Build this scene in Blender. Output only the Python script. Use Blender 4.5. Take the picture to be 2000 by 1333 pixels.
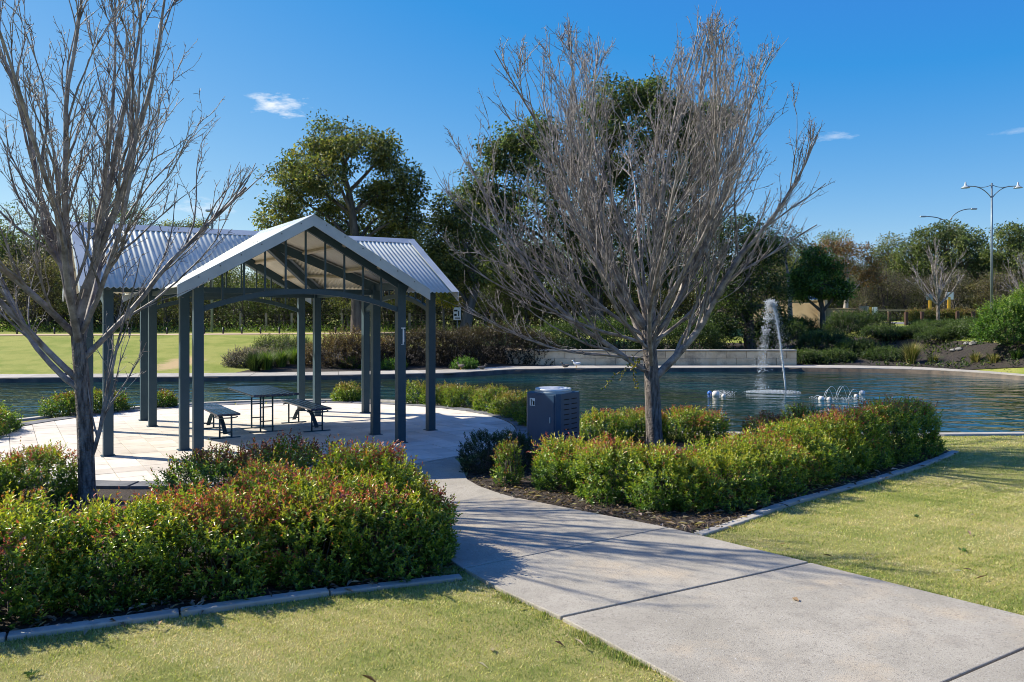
import bpy, math, random
import numpy as np
from mathutils import Vector, Matrix

for o in list(bpy.data.objects):
    bpy.data.objects.remove(o)
R = math.radians
SC = bpy.context.scene
COL = SC.collection

# ------------------------------------------------------------------ camera
FPX, HOR, CH = 1631.0, 614.0, 2.2          # focal length in photo pixels, horizon row, eye height
cam = bpy.data.cameras.new('camera')
cam.sensor_width = 36.0
cam.lens = 36.0 * FPX / 2000.0
cam.shift_y = -(666.5 - HOR) / 2000.0
cam.clip_start = 0.05
cam.clip_end = 3000
camo = bpy.data.objects.new('camera', cam)
camo.location = (0, 0, CH)
camo.rotation_euler = (R(90), 0, 0)
COL.objects.link(camo)
SC.camera = camo

# ------------------------------------------------------------------ sky and sun
SUN_EL = 39.0
SUN_AZ = (-0.95, 0.312)                     # horizontal direction towards the sun
sunv = Vector((SUN_AZ[0] * math.cos(R(SUN_EL)), SUN_AZ[1] * math.cos(R(SUN_EL)), math.sin(R(SUN_EL)))).normalized()
world = bpy.data.worlds.new('World')
SC.world = world
world.use_nodes = True
wt = world.node_tree
for n in list(wt.nodes):
    wt.nodes.remove(n)
def wn(t, **k):
    n = wt.nodes.new(t)
    for a, b in k.items():
        setattr(n, a, b)
    return n
sky = wn('ShaderNodeTexSky', sky_type='NISHITA', sun_disc=False)
sky.sun_elevation = R(SUN_EL)
sky.sun_rotation = math.atan2(SUN_AZ[0], SUN_AZ[1])
sky.altitude = 0
sky.air_density = 0.7
sky.dust_density = 0.3
sky.ozone_density = 1.5
# the photograph's deep polarised blue: one even colour grade over the whole sky
sepc = wn('ShaderNodeSeparateColor'); comb = wn('ShaderNodeCombineColor')
wt.links.new(sky.outputs[0], sepc.inputs[0])
for i, (ga, of) in enumerate(((1.05, -1.12), (.82, .28), (.34, 3.85))):
    mm = wn('ShaderNodeMath', operation='MULTIPLY_ADD'); mm.inputs[1].default_value = ga; mm.inputs[2].default_value = of
    wt.links.new(sepc.outputs[i], mm.inputs[0])
    mx0 = wn('ShaderNodeMath', operation='MAXIMUM'); mx0.inputs[1].default_value = 0.3
    wt.links.new(mm.outputs[0], mx0.inputs[0]); wt.links.new(mx0.outputs[0], comb.inputs[i])
tc = wn('ShaderNodeTexCoord')
col_out = comb.outputs[0]
cno = wn('ShaderNodeTexNoise')
cno.inputs['Scale'].default_value = 44
cno.inputs['Detail'].default_value = 7
cno.inputs['Roughness'].default_value = 0.62
cmap = wn('ShaderNodeMapping')
cmap.inputs['Scale'].default_value = (1, 1, 3.2)
cmap.inputs['Rotation'].default_value = (0, 0.25, 0)
wt.links.new(tc.outputs['Generated'], cmap.inputs[0])
wt.links.new(cmap.outputs[0], cno.inputs['Vector'])
# thin wisps of cloud: centre direction, angular half sizes, strength
for (px, py, sx, sz, st) in ((548, 207, 52, 19, .9), (512, 190, 34, 7, .4), (402, 408, 44, 18, .6), (1622, 268, 46, 8, .38),
                             (850, 425, 36, 30, .25), (1990, 256, 34, 5, .25)):
    d = Vector((px - 1000, FPX, HOR - py)).normalized()
    sub = wn('ShaderNodeVectorMath', operation='SUBTRACT')
    sub.inputs[1].default_value = d
    wt.links.new(tc.outputs['Generated'], sub.inputs[0])
    mul = wn('ShaderNodeVectorMath', operation='MULTIPLY')
    mul.inputs[1].default_value = (FPX / sx, FPX / sx, FPX / sz)
    wt.links.new(sub.outputs[0], mul.inputs[0])
    ln = wn('ShaderNodeVectorMath', operation='LENGTH')
    wt.links.new(mul.outputs[0], ln.inputs[0])
    # coverage = noise - distance
    ma = wn('ShaderNodeMath', operation='MULTIPLY_ADD')
    ma.inputs[1].default_value = -0.34
    wt.links.new(ln.outputs['Value'], ma.inputs[0])
    wt.links.new(cno.outputs['Fac'], ma.inputs[2])
    mr = wn('ShaderNodeMapRange')
    mr.inputs['From Min'].default_value = 0.18
    mr.inputs['From Max'].default_value = 0.52
    mr.inputs['To Max'].default_value = st
    wt.links.new(ma.outputs[0], mr.inputs['Value'])
    mx = wn('ShaderNodeMixRGB')
    mx.inputs['Color2'].default_value = (6.6, 7.0, 7.4, 1)
    wt.links.new(mr.outputs[0], mx.inputs['Fac'])
    wt.links.new(col_out, mx.inputs['Color1'])
    col_out = mx.outputs[0]
bg = wn('ShaderNodeBackground')
bg.inputs['Strength'].default_value = 0.091
wout = wn('ShaderNodeOutputWorld')
wt.links.new(col_out, bg.inputs['Color'])
wt.links.new(bg.outputs[0], wout.inputs['Surface'])

sl = bpy.data.lights.new('sun', 'SUN')
sl.energy = 5.0
sl.angle = R(0.5)
sl.color = (1.0, 0.92, 0.78)
so = bpy.data.objects.new('sun', sl)
so.rotation_euler = sunv.to_track_quat('Z', 'Y').to_euler()
so.location = (-20, 5, 30)
COL.objects.link(so)

SC.render.engine = 'CYCLES'
SC.view_settings.view_transform = 'Standard'
SC.view_settings.look = 'None'
SC.view_settings.exposure = 0.7
SC.view_settings.gamma = 1.0
SC.cycles.use_denoising = True
SC.cycles.filter_width = 0.95
SC.cycles.max_bounces = 6
SC.cycles.transparent_max_bounces = 8
SC.cycles.caustics_reflective = False
SC.cycles.caustics_refractive = False

# ------------------------------------------------------------------ helpers
rng = np.random.default_rng(7)
random.seed(7)

def at(px, py, D):
    """photo pixel at real depth D -> world point"""
    return Vector(((px - 1000) / FPX * D, D, CH + (HOR - py) / FPX * D))
def gp(px, py, z=0.0):
    D = FPX * (CH - z) / (py - HOR)
    return ((px - 1000) / FPX * D, D)

def tag(o, label=None, cat=None, group=None, kind=None):
    if label: o['label'] = label
    if cat: o['category'] = cat
    if group: o['group'] = group
    if kind: o['kind'] = kind
    return o
def empty(name, loc=(0, 0, 0), rz=0.0, parent=None):
    o = bpy.data.objects.new(name, None)
    o.location = loc
    o.rotation_euler = (0, 0, rz)
    o.empty_display_size = 0.1
    o.parent = parent
    COL.objects.link(o)
    return o
def link(name, me, parent=None, loc=None, rz=None, kind=None):
    o = bpy.data.objects.new(name, me)
    if parent is not None: o.parent = parent
    if loc is not None: o.location = loc
    if rz is not None: o.rotation_euler = (0, 0, rz)
    if kind: o['kind'] = kind
    COL.objects.link(o)
    return o
def npmesh(name, V, F, mats, col=None, smooth=False, midx=None):
    """V (n,3); F list of (m,k) index arrays"""
    me = bpy.data.meshes.new(name)
    V = np.asarray(V, dtype=np.float32).reshape(-1, 3)
    if not isinstance(F, list): F = [F]
    F = [np.asarray(f, dtype=np.int32) for f in F if len(f)]
    me.vertices.add(len(V))
    me.vertices.foreach_set('co', V.ravel())
    nl = sum(f.size for f in F); npoly = sum(len(f) for f in F)
    me.loops.add(nl)
    me.loops.foreach_set('vertex_index', np.concatenate([f.ravel() for f in F]))
    me.polygons.add(npoly)
    st = []; off = 0
    for f in F:
        st.append(off + np.arange(len(f), dtype=np.int32) * f.shape[1]); off += f.size
    me.polygons.foreach_set('loop_start', np.concatenate(st))
    if smooth: me.polygons.foreach_set('use_smooth', np.ones(npoly, dtype=bool))
    if not isinstance(mats, (list, tuple)): mats = [mats]
    for m in mats: me.materials.append(m)
    if midx is not None: me.polygons.foreach_set('material_index', np.asarray(midx, dtype=np.int32))
    me.update(calc_edges=True)
    if col is not None:
        a = me.color_attributes.new('Col', 'FLOAT_COLOR', 'POINT')
        c = np.ones((len(V), 4), dtype=np.float32); c[:, :3] = col
        a.data.foreach_set('color', c.ravel())
    return me

class MB:
    """collects simple solids into one mesh"""
    def __init__(s): s.v = []; s.f = []; s.n = 0; s.sm = []
    def add(s, V, F, smooth=False):
        for f in F: s.f.append([i + s.n for i in f]); s.sm.append(smooth)
        s.v.extend([tuple(p) for p in V]); s.n += len(V); return s
    def box(s, c, d, rz=0.0, M=None):
        x, y, z = d[0] / 2, d[1] / 2, d[2] / 2
        V = [Vector(p) for p in ((-x,-y,-z),(x,-y,-z),(x,y,-z),(-x,y,-z),(-x,-y,z),(x,-y,z),(x,y,z),(-x,y,z))]
        T = Matrix.Translation(c) @ Matrix.Rotation(rz, 4, 'Z')
        if M is not None: T = Matrix.Translation(c) @ M
        return s.add([T @ v for v in V], [(0,3,2,1),(4,5,6,7),(0,1,5,4),(1,2,6,5),(2,3,7,6),(3,0,4,7)])
    def bar(s, a, b, w, h, up=(0, 0, 1)):
        """box beam from a to b, width w (sideways), height h"""
        a = Vector(a); b = Vector(b); d = (b - a); L = d.length; d.normalize()
        up = Vector(up)
        sd = d.cross(up)
        if sd.length < 1e-5: sd = d.cross(Vector((1, 0, 0)))
        sd.normalize(); u = sd.cross(d)
        V = []
        for e in (a, b):
            for (i, j) in ((-1,-1),(1,-1),(1,1),(-1,1)): V.append(e + sd * (i * w / 2) + u * (j * h / 2))
        return s.add(V, [(0,1,2,3),(7,6,5,4),(0,4,5,1),(1,5,6,2),(2,6,7,3),(3,7,4,0)])
    def tube(s, pts, rad, n=8, cap=True):
        V, F = tube(pts, rad, n, cap)
        return s.add(V, F, True)
    def prism(s, poly, z0, z1, inset=0.0):
        """extruded polygon (counter-clockwise)"""
        n = len(poly)
        V = [(p[0], p[1], z0) for p in poly] + [(p[0], p[1], z1) for p in poly]
        F = [tuple(range(n - 1, -1, -1)), tuple(range(n, 2 * n))]
        for i in range(n): F.append((i, (i + 1) % n, n + (i + 1) % n, n + i))
        return s.add(V, F)
    def lathe(s, prof, c=(0, 0, 0), n=20):
        V = []; F = []
        for (r, z) in prof:
            for i in range(n):
                a = 2 * math.pi * i / n
                V.append((c[0] + r * math.cos(a), c[1] + r * math.sin(a), c[2] + z))
        for k in range(len(prof) - 1):
            for i in range(n):
                j = (i + 1) % n
                F.append((k*n+i, k*n+j, (k+1)*n+j, (k+1)*n+i))
        return s.add(V, F, True)
    def mesh(s, name, mats, bevel=None):
        me = bpy.data.meshes.new(name)
        me.from_pydata(s.v, [], s.f)
        me.polygons.foreach_set('use_smooth', s.sm)
        for m in (mats if isinstance(mats, (list, tuple)) else [mats]): me.materials.append(m)
        me.update()
        return me
    def build(s, name, mat, parent=None, loc=None, rz=None, kind=None, bevel=0.0):
        o = link(name, s.mesh(name, mat), parent, loc, rz, kind)
        if bevel:
            b = o.modifiers.new('bevel', 'BEVEL'); b.width = bevel; b.segments = 2; b.limit_method = 'ANGLE'; b.angle_limit = R(40)
        return o

def tube(pts, rad, n=8, cap=True):
    P = [Vector(p) for p in pts]
    V = []; F = []
    t0 = (P[1] - P[0]).normalized()
    ref = Vector((1, 0, 0)) if abs(t0.x) < 0.9 else Vector((0, 1, 0))
    nrm = t0.cross(ref).normalized()
    for i, p in enumerate(P):
        if i == 0: t = (P[1] - P[0])
        elif i == len(P) - 1: t = (P[-1] - P[-2])
        else: t = (P[i + 1] - P[i - 1])
        t.normalize()
        nrm = (nrm - t * nrm.dot(t)).normalized()
        b = t.cross(nrm)
        r = rad[i] if hasattr(rad, '__len__') else rad
        for k in range(n):
            a = 2 * math.pi * k / n
            V.append(p + (nrm * math.cos(a) + b * math.sin(a)) * r)
    for i in range(len(P) - 1):
        for k in range(n):
            j = (k + 1) % n
            F.append((i*n+k, i*n+j, (i+1)*n+j, (i+1)*n+k))
    if cap:
        F.append(tuple(range(n - 1, -1, -1))); F.append(tuple(range((len(P)-1)*n, len(P)*n)))
    return V, F

class Tubes:
    """many tapered tubes in one mesh, numpy"""
    def __init__(s): s.V = []; s.F = []; s.n = 0
    def add(s, pts, rad, n):
        V, F = tube(pts, rad, n, False)
        s.V.append(np.array([tuple(v) for v in V], dtype=np.float32))
        s.F.append(np.array(F, dtype=np.int32) + s.n); s.n += len(V)
    def mesh(s, name, mat):
        return npmesh(name, np.concatenate(s.V), [np.concatenate(s.F)], mat, smooth=True)

def unit(a): return a / np.maximum(np.linalg.norm(a, axis=-1, keepdims=True), 1e-9)
def nz(p, f, seed=0.0):
    """cheap smooth noise -1..1"""
    x, y, z = p[..., 0] * f, p[..., 1] * f, p[..., 2] * f
    return (np.sin(x * 1.7 + seed) * np.cos(y * 2.3 + seed * 1.3) + np.sin(y * 1.9 + z * 2.1 + seed * 2.1) * np.cos(x * 1.1 - z * 1.3 + seed)
            + 0.6 * np.sin(x * 4.1 + z * 3.7 + seed * .7) * np.sin(y * 4.7 + seed)) / 2.6
def leaf_arrays(P, D, N, L, W, fold=0.3, droop=0.12):
    n = len(P)
    L = np.broadcast_to(np.asarray(L, dtype=float), (n,))[:, None]; W = np.broadcast_to(np.asarray(W, dtype=float), (n,))[:, None]
    S = unit(np.cross(D, N)); U = np.cross(S, D)
    V = np.stack([P, P + D*L*.45 + S*W*.5 + U*W*fold, P + D*L - U*L*droop, P + D*L*.45 - S*W*.5 + U*W*fold], axis=1).reshape(-1, 3)
    i = np.arange(n)[:, None] * 4
    F = np.concatenate([i + np.array([[0, 1, 2]]), i + np.array([[0, 2, 3]])], axis=0)
    return V, F
def pick_cols(pal, idx, jit=0.18):
    c = np.asarray(pal, dtype=float)[idx]
    c = c * (1 + jit * rng.standard_normal((len(c), 1))) * (1 + .06 * rng.standard_normal(c.shape))
    return np.clip(c, 0.004, 0.9)

# ------------------------------------------------------------------ materials
def nodes(name):
    m = bpy.data.materials.new(name); m.use_nodes = True
    nt = m.node_tree
    return m, nt, nt.nodes['Principled BSDF'], nt.nodes['Material Output']
def nn(nt, t, **k):
    n = nt.nodes.new(t)
    for a, b in k.items(): setattr(n, a, b)
    return n
def noise(nt, scale, detail=4, rough=.55, coord='Object', stretch=None):
    t = nn(nt, 'ShaderNodeTexCoord') if coord != 'Position' else nn(nt, 'ShaderNodeNewGeometry')
    out = t.outputs[coord]
    if stretch:
        mp = nn(nt, 'ShaderNodeMapping'); mp.inputs['Scale'].default_value = stretch
        nt.links.new(out, mp.inputs[0]); out = mp.outputs[0]
    n = nn(nt, 'ShaderNodeTexNoise')
    n.inputs['Scale'].default_value = scale; n.inputs['Detail'].default_value = detail; n.inputs['Roughness'].default_value = rough
    nt.links.new(out, n.inputs['Vector'])
    return n.outputs['Fac']
def ramp(nt, fac, stops):
    r = nn(nt, 'ShaderNodeValToRGB')
    e = r.color_ramp.elements
    while len(e) < len(stops): e.new(0.5)
    for i, (p, c) in enumerate(stops):
        e[i].position = p; e[i].color = (*c, 1) if len(c) == 3 else c
    nt.links.new(fac, r.inputs[0])
    return r.outputs[0]
def mix(nt, fac, a, b, mode='MIX'):
    m = nn(nt, 'ShaderNodeMixRGB', blend_type=mode)
    for s, v in (('Fac', fac), ('Color1', a), ('Color2', b)):
        if hasattr(v, 'links'): nt.links.new(v, m.inputs[s])
        elif isinstance(v, (int, float)): m.inputs[s].default_value = v
        else: m.inputs[s].default_value = (*v, 1)
    return m.outputs[0]
def bump(nt, bs, fac, strength, dist):
    b = nn(nt, 'ShaderNodeBump'); b.inputs['Strength'].default_value = strength; b.inputs['Distance'].default_value = dist
    nt.links.new(fac, b.inputs['Height'])
    prev = bs.inputs['Normal'].links[0].from_socket if bs.inputs['Normal'].links else None
    if prev: nt.links.new(prev, b.inputs['Normal'])
    nt.links.new(b.outputs[0], bs.inputs['Normal'])
def surf(name, c1, c2, scale=6, rough=.8, bscale=60, bstr=.4, bdist=.004, metal=0.0, lo=.35, hi=.65, coord='Object', vary=0.0, extra=None, stretch=None, spec=None):
    m, nt, bs, out = nodes(name)
    c = ramp(nt, noise(nt, scale, 5, .6, coord, stretch), [(lo, c1), (hi, c2)])
    if extra:                                # (scale, colour, lo, hi): stains with a shape of their own
        for (sc_, cc, a, b) in extra:
            f = ramp(nt, noise(nt, sc_, 6, .65, coord), [(a, (0, 0, 0)), (b, (1, 1, 1))])
            c = mix(nt, f, c, cc)
    if vary:
        oi = nn(nt, 'ShaderNodeObjectInfo')
        mr = nn(nt, 'ShaderNodeMapRange'); mr.inputs['To Min'].default_value = 1 - vary; mr.inputs['To Max'].default_value = 1 + vary
        nt.links.new(oi.outputs['Random'], mr.inputs[0])
        h = nn(nt, 'ShaderNodeHueSaturation'); nt.links.new(mr.outputs[0], h.inputs['Value']); nt.links.new(c, h.inputs['Color'])
        c = h.outputs[0]
    nt.links.new(c, bs.inputs['Base Color'])
    bs.inputs['Roughness'].default_value = rough
    bs.inputs['Metallic'].default_value = metal
    if spec is not None: bs.inputs['Specular IOR Level'].default_value = spec
    if bstr: bump(nt, bs, noise(nt, bscale, 5, .6, coord), bstr, bdist)
    return m
def leafmat(name, rough=.42, trans=.3, spec=.5):
    m, nt, bs, out = nodes(name)
    a = nn(nt, 'ShaderNodeAttribute'); a.attribute_name = 'Col'
    nt.links.new(a.outputs['Color'], bs.inputs['Base Color'])
    bs.inputs['Roughness'].default_value = rough
    bs.inputs['Specular IOR Level'].default_value = spec
    tr = nn(nt, 'ShaderNodeBsdfTranslucent')
    g = mix(nt, 1.0, a.outputs['Color'], (1.5, 1.6, .7), 'MULTIPLY')
    nt.links.new(g, tr.inputs['Color'])
    ms = nn(nt, 'ShaderNodeMixShader'); ms.inputs[0].default_value = trans
    nt.links.new(bs.outputs[0], ms.inputs[1]); nt.links.new(tr.outputs[0], ms.inputs[2])
    nt.links.new(ms.outputs[0], out.inputs['Surface'])
    return m

M = {}
M['leaf'] = leafmat('glossy_leaf', .33, .34, .6)
M['leaf_far'] = leafmat('tree_leaf', .45, .42, .45)
M['blade'] = leafmat('grass_blade', .6, .3, .25)
M['bark'] = surf('grey_bark', (.06, .05, .044), (.25, .215, .19), 9, .9, 26, 1.0, .03, stretch=(3, 3, .6), lo=.38, hi=.62)
M['twig'] = surf('pear_twig', (.1, .082, .074), (.36, .32, .295), 7, .6, 30, .4, .004)
M['bark_far'] = surf('gum_bark', (.05, .042, .036), (.15, .125, .105), 2, .9, 14, .6, .03, stretch=(2, 2, .4))
M['bark_pale'] = surf('pale_bark', (.2, .17, .15), (.42, .38, .34), 2, .8, 14, .4, .02)
M['steel'] = surf('blue_grey_paint', (.027, .058, .08), (.036, .07, .094), 3, .5, 90, .12, .001, extra=[(1.6, (.04, .066, .08), .55, .8)], spec=.35)
M['binpaint'] = surf('bin_blue_paint', (.022, .062, .12), (.03, .078, .145), 3, .4, 60, .1, .001, spec=.4)
M['galv'] = surf('zincalume', (.51, .54, .475), (.62, .645, .57), 2.5, .45, 40, .05, .001, metal=.12, extra=[(5, (.5, .5, .48), .62, .85)])
M['flash'] = surf('flashing', (.32, .37, .41), (.42, .47, .5), 2, .45, 30, .06, .001, metal=.1)
M['cream'] = surf('cream_underside', (.7, .66, .54), (.8, .76, .63), 3, .55, 30, .05, .001)
M['timber'] = surf('cream_purlin', (.5, .43, .31), (.62, .55, .42), 4, .6, 30, .1, .001)
M['slat'] = surf('sky_tinted_slat', (.03, .042, .085), (.052, .06, .1), 5, .26, 60, .2, .001, vary=.25, stretch=(1, 8, 8))  # blue in the base colour stands in for the sky's reflection
M['concrete'] = surf('path_concrete', (.315, .288, .232), (.405, .37, .302), 1.3, .88, 140, .8, .005, coord='Position',
                     extra=[(3.5, (.27, .245, .2), .5, .78), (.8, (.48, .39, .27), .54, .72), (14, (.25, .225, .185), .6, .74), (85, (.17, .15, .125), .53, .66), (60, (.52, .5, .46), .6, .7)])
M['kerb'] = surf('kerb_concrete', (.31, .29, .25), (.43, .4, .345), 3, .85, 120, .5, .004, coord='Position', vary=.1, extra=[(6, (.17, .165, .15), .56, .75)])
M['paver'] = surf('paver', (.56, .505, .43), (.68, .62, .535), 2.2, .8, 90, .35, .003, coord='Position', vary=.13,
                  extra=[(1.1, (.36, .31, .26), .55, .78), (14, (.33, .3, .27), .62, .8)])
M['grout'] = surf('paving_joint_sand', (.1, .09, .075), (.17, .15, .125), 9, .95)
M['border'] = surf('border_stone', (.1, .105, .115), (.2, .2, .21), 4, .8, 60, .4, .004, coord='Position', vary=.15)
M['mulch'] = surf('bark_mulch', (.022, .016, .012), (.085, .062, .045), 28, .95, 55, 1.0, .03, coord='Position', lo=.3, hi=.72, extra=[(9, (.13, .1, .075), .62, .76)])
M['mulch_far'] = surf('shade_darkened_mulch', (.018, .015, .012), (.055, .043, .034), 9, .95, 20, 1.0, .08, coord='Position', lo=.3, hi=.72, extra=[(3, (.04, .05, .02), .55, .7)])  # mulch colour darkened to stand in for tree shade on the slope
M['limestone'] = surf('limestone', (.56, .43, .27), (.7, .57, .39), 1.6, .9, 26, .7, .015, coord='Position', vary=.1,
                      extra=[(1.4, (.2, .17, .13), .52, .75), (5, (.3, .2, .1), .62, .8)])
M['render'] = surf('tan_render', (.46, .34, .19), (.55, .42, .25), 1.5, .9, 20, .3, .01, coord='Position', extra=[(.9, (.33, .22, .12), .55, .8)])
M['asphalt'] = surf('asphalt', (.12, .12, .12), (.2, .195, .19), 2, .9, 50, .5, .005, coord='Position')
M['sandpath'] = surf('sand_path', (.42, .31, .2), (.52, .4, .27), 1, .95, 10, .5, .02, coord='Position')
M['black'] = surf('black_post', (.012, .012, .013), (.022, .022, .023), 6, .5, 30, .1, .001)
M['brownpost'] = surf('bollard_timber', (.045, .02, .014), (.08, .036, .024), 6, .7, 30, .3, .004)
M['fence'] = surf('weathered_fence_timber', (.26, .2, .13), (.4, .31, .2), 3, .8, 20, .3, .005)
M['lamp'] = surf('lamp_steel', (.16, .21, .25), (.22, .27, .3), 3, .4, 30, .05, .001, metal=.3)
M['white'] = surf('white_paint', (.72, .73, .74), (.8, .8, .8), 5, .5, 30, .05, .001)
M['yellow'] = surf('yellow_paint', (.62, .33, .02), (.72, .42, .03), 5, .5, 30, .05, .001)
M['bluepl'] = surf('blue_plastic', (.02, .12, .5), (.03, .17, .6), 5, .35, 30, .05, .001)
M['buoy'] = surf('white_buoy', (.62, .58, .52), (.78, .75, .7), 8, .45, 30, .1, .002)
M['bowl'] = surf('bin_bowl', (.52, .56, .6), (.64, .67, .7), 5, .3, 40, .05, .001, metal=.35)
M['dark'] = surf('dark_opening', (.006, .006, .007), (.01, .01, .011), 5, .8, 30, .05, .001)
M['drybrown'] = surf('dry_leaf', (.16, .1, .06), (.36, .27, .19), 4, .7, 30, .2, .002, coord='Position')
M['rock'] = surf('pale_rock', (.14, .135, .125), (.3, .29, .27), 3, .9, 14, .8, .02, coord='Position')
M['duck'] = surf('duck_feather', (.07, .055, .045), (.17, .14, .11), 30, .7, 60, .3, .003)
M['gull'] = surf('gull_feather', (.6, .6, .6), (.75, .75, .75), 30, .7, 60, .2, .003)

# lawn: living and straw coloured grass mixed, one bare sandy worn spot on the far slope
def lawn_mat(name, worn=None):
    m, nt, bs, out = nodes(name)
    g = ramp(nt, noise(nt, 70, 6, .7, 'Position'), [(.28, (.2, .2, .06)), (.5, (.4, .37, .13)), (.72, (.56, .47, .25))])
    g2 = ramp(nt, noise(nt, 50, 5, .7, 'Position'), [(.3, (.17, .21, .05)), (.7, (.36, .37, .11))])
    f = ramp(nt, noise(nt, .75, 5, .6, 'Position'), [(.42, (0, 0, 0)), (.62, (1, 1, 1))])
    c = mix(nt, f, g, g2)
    f2 = ramp(nt, noise(nt, 1.7, 6, .7, 'Position'), [(.6, (0, 0, 0)), (.75, (.7, .7, .7))])
    c = mix(nt, f2, c, (.5, .41, .24))
    if worn:
        ge = nn(nt, 'ShaderNodeNewGeometry')
        s = nn(nt, 'ShaderNodeVectorMath', operation='SUBTRACT'); s.inputs[1].default_value = worn[0]
        nt.links.new(ge.outputs['Position'], s.inputs[0])
        mu = nn(nt, 'ShaderNodeVectorMath', operation='MULTIPLY'); mu.inputs[1].default_value = worn[1]
        nt.links.new(s.outputs[0], mu.inputs[0])
        le = nn(nt, 'ShaderNodeVectorMath', operation='LENGTH'); nt.links.new(mu.outputs[0], le.inputs[0])
        ad = nn(nt, 'ShaderNodeMath', operation='MULTIPLY_ADD'); ad.inputs[1].default_value = .9
        nt.links.new(noise(nt, 1.6, 6, .7, 'Position'), ad.inputs[0]); nt.links.new(le.outputs['Value'], ad.inputs[2])
        fw = ramp(nt, ad.outputs[0], [(.75, (1, 1, 1)), (1.0, (0, 0, 0))])
        c = mix(nt, fw, c, (.64, .42, .32))
    if worn: c = mix(nt, 1.0, c, (.8, .9, .62), 'MULTIPLY')
    nt.links.new(c, bs.inputs['Base Color'])
    bs.inputs['Roughness'].default_value = .95
    bs.inputs['Specular IOR Level'].default_value = .15
    bump(nt, bs, noise(nt, 90, 6, .7, 'Position'), .9, .03)
    return m
M['lawn'] = lawn_mat('couch_lawn')
M['farlawn'] = lawn_mat('far_lawn', ((-13.4, 33.5, .5), (.62, .24, .5)))

# pond water
def water_mat():
    m, nt, bs, out = nodes('pond_water')
    c = ramp(nt, noise(nt, .16, 3, .5, 'Position'), [(.38, (.018, .03, .014)), (.62, (.004, .045, .06))])  # teal water; olive and bluer tones painted in for lawn and sky reflections
    nt.links.new(c, bs.inputs['Base Color'])
    bs.inputs['Roughness'].default_value = .035
    bs.inputs['IOR'].default_value = 1.333
    bump(nt, bs, noise(nt, 1.0, 3, .5, 'Position', (.75, 1.5, 1)), 1.0, .085)
    bump(nt, bs, noise(nt, 4.2, 2, .5, 'Position', (.8, 1.4, 1)), 1.0, .008)
    return m
M['water'] = water_mat()
def spray_mat():
    m, nt, bs, out = nodes('white_water')
    bs.inputs['Base Color'].default_value = (.88, .92, .95, 1)
    bs.inputs['Roughness'].default_value = .15
    bs.inputs['Transmission Weight'].default_value = .35
    bs.inputs['IOR'].default_value = 1.33
    return m
M['spray'] = spray_mat()

# ------------------------------------------------------------------ the lie of the land
CX, CY, RZ = -4.703, 15.59, R(31.5)          # centre and turn of the shelter and its round paving
RP = 4.78                                    # paving radius
WZ = -0.12                                   # pond level
FE = [(-400, 8), (-60, 8), (-40, 12), (-36, 18), (-33, 24), (-28, 27.6), (-22, 28.1), (-17.3, 28.25), (-10.6, 28.8), (-6, 29.6), (-2.24, 30.6), (0, 32.6), (2.5, 33.3), (5.1, 33.5),
      (11.4, 33.7), (13.6, 33.4), (15.3, 32.8), (16.6, 32.0), (17.5, 30.4), (18.1, 28.6), (18.8, 26), (20, 21), (21.5, 16.5), (24, 12), (60, 8), (400, 8)]
FX = np.array([p[0] for p in FE]); FY = np.array([p[1] for p in FE])
def far_edge(x): return np.interp(x, FX, FY)
def near_edge(x):
    x = np.asarray(x, dtype=float)
    base = np.interp(x, [-400, -36, -34, -30, -9.5, -3, 2.0, 7, 12, 19, 20.5, 21.5, 400], [8, 17.5, 17.2, 17.0, 17.3, 17.3, 15.5, 15.2, 15.5, 15.8, 16.2, 16.4, 8])
    base = np.minimum(base, far_edge(x) - .02)
    q = 5.75 ** 2 - (x - CX) ** 2
    c = np.where(q > 0, CY + np.sqrt(np.maximum(q, 0)), -99)
    return np.maximum(base, c)
WALK = 1.75
def ter(x, y):
    """height of the far bank"""
    d = y - far_edge(x)
    top = np.interp(x, [-20, 0, 12, 20], [1.05, 1.15, 1.3, 1.3])
    t = np.clip((d - WALK) / 12.5, 0, 1)
    z = top * (t * t * (3 - 2 * t) * .5 + t * .5)
    return z + np.clip((d - 14) / 30, 0, 1) * (1.62 - top)
def tz(x, y): return float(ter(np.array(x), np.array(y)))

def grid_mesh(name, X, Y, Z, mats):
    r, c = X.shape
    V = np.stack([X, Y, Z], -1).reshape(-1, 3)
    i = np.arange(r * c).reshape(r, c)
    F = np.stack([i[:-1, :-1], i[:-1, 1:], i[1:, 1:], i[1:, :-1]], -1).reshape(-1, 4)
    return npmesh(name, V, F, mats, smooth=True)
xs = np.unique(np.concatenate([np.linspace(-400, -40, 12), np.linspace(-40, 26, 265), np.linspace(26, 400, 14)]))
# near lawn sheet, ends at the pond
v = np.concatenate([np.linspace(0, .9, 12), np.linspace(.93, 1, 6)])
Xn = np.repeat(xs[None], len(v), 0); Yn = -40 + (near_edge(xs)[None] + 40) * v[:, None]
g = link('lawn', grid_mesh('lawn', Xn, Yn, np.zeros_like(Xn), M['lawn']))
tag(g, 'mown lawn of green and straw coloured grass beside the path', 'lawn', kind='structure')
# far bank up to the horizon
dd = np.concatenate([np.linspace(0, 15, 40), np.linspace(16, 60, 20), [80, 120, 200, 400, 900, 1800]])
Xf = np.repeat(xs[None], len(dd), 0); Yf = far_edge(xs)[None] + dd[:, None]
g = link('far_bank', grid_mesh('far_bank', Xf, Yf, ter(Xf, Yf), M['farlawn']))
tag(g, 'grassy bank rising beyond the pond to the bushland', 'bank', kind='structure')
# pond
mb = MB(); mb.add([(-60, 8, WZ), (40, 8, WZ), (40, 40, WZ), (-60, 40, WZ)], [(0, 1, 2, 3)])
tag(mb.build('pond_water', M['water']), 'dark rippled pond water reflecting sky and trees', 'pond', kind='structure')
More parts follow.
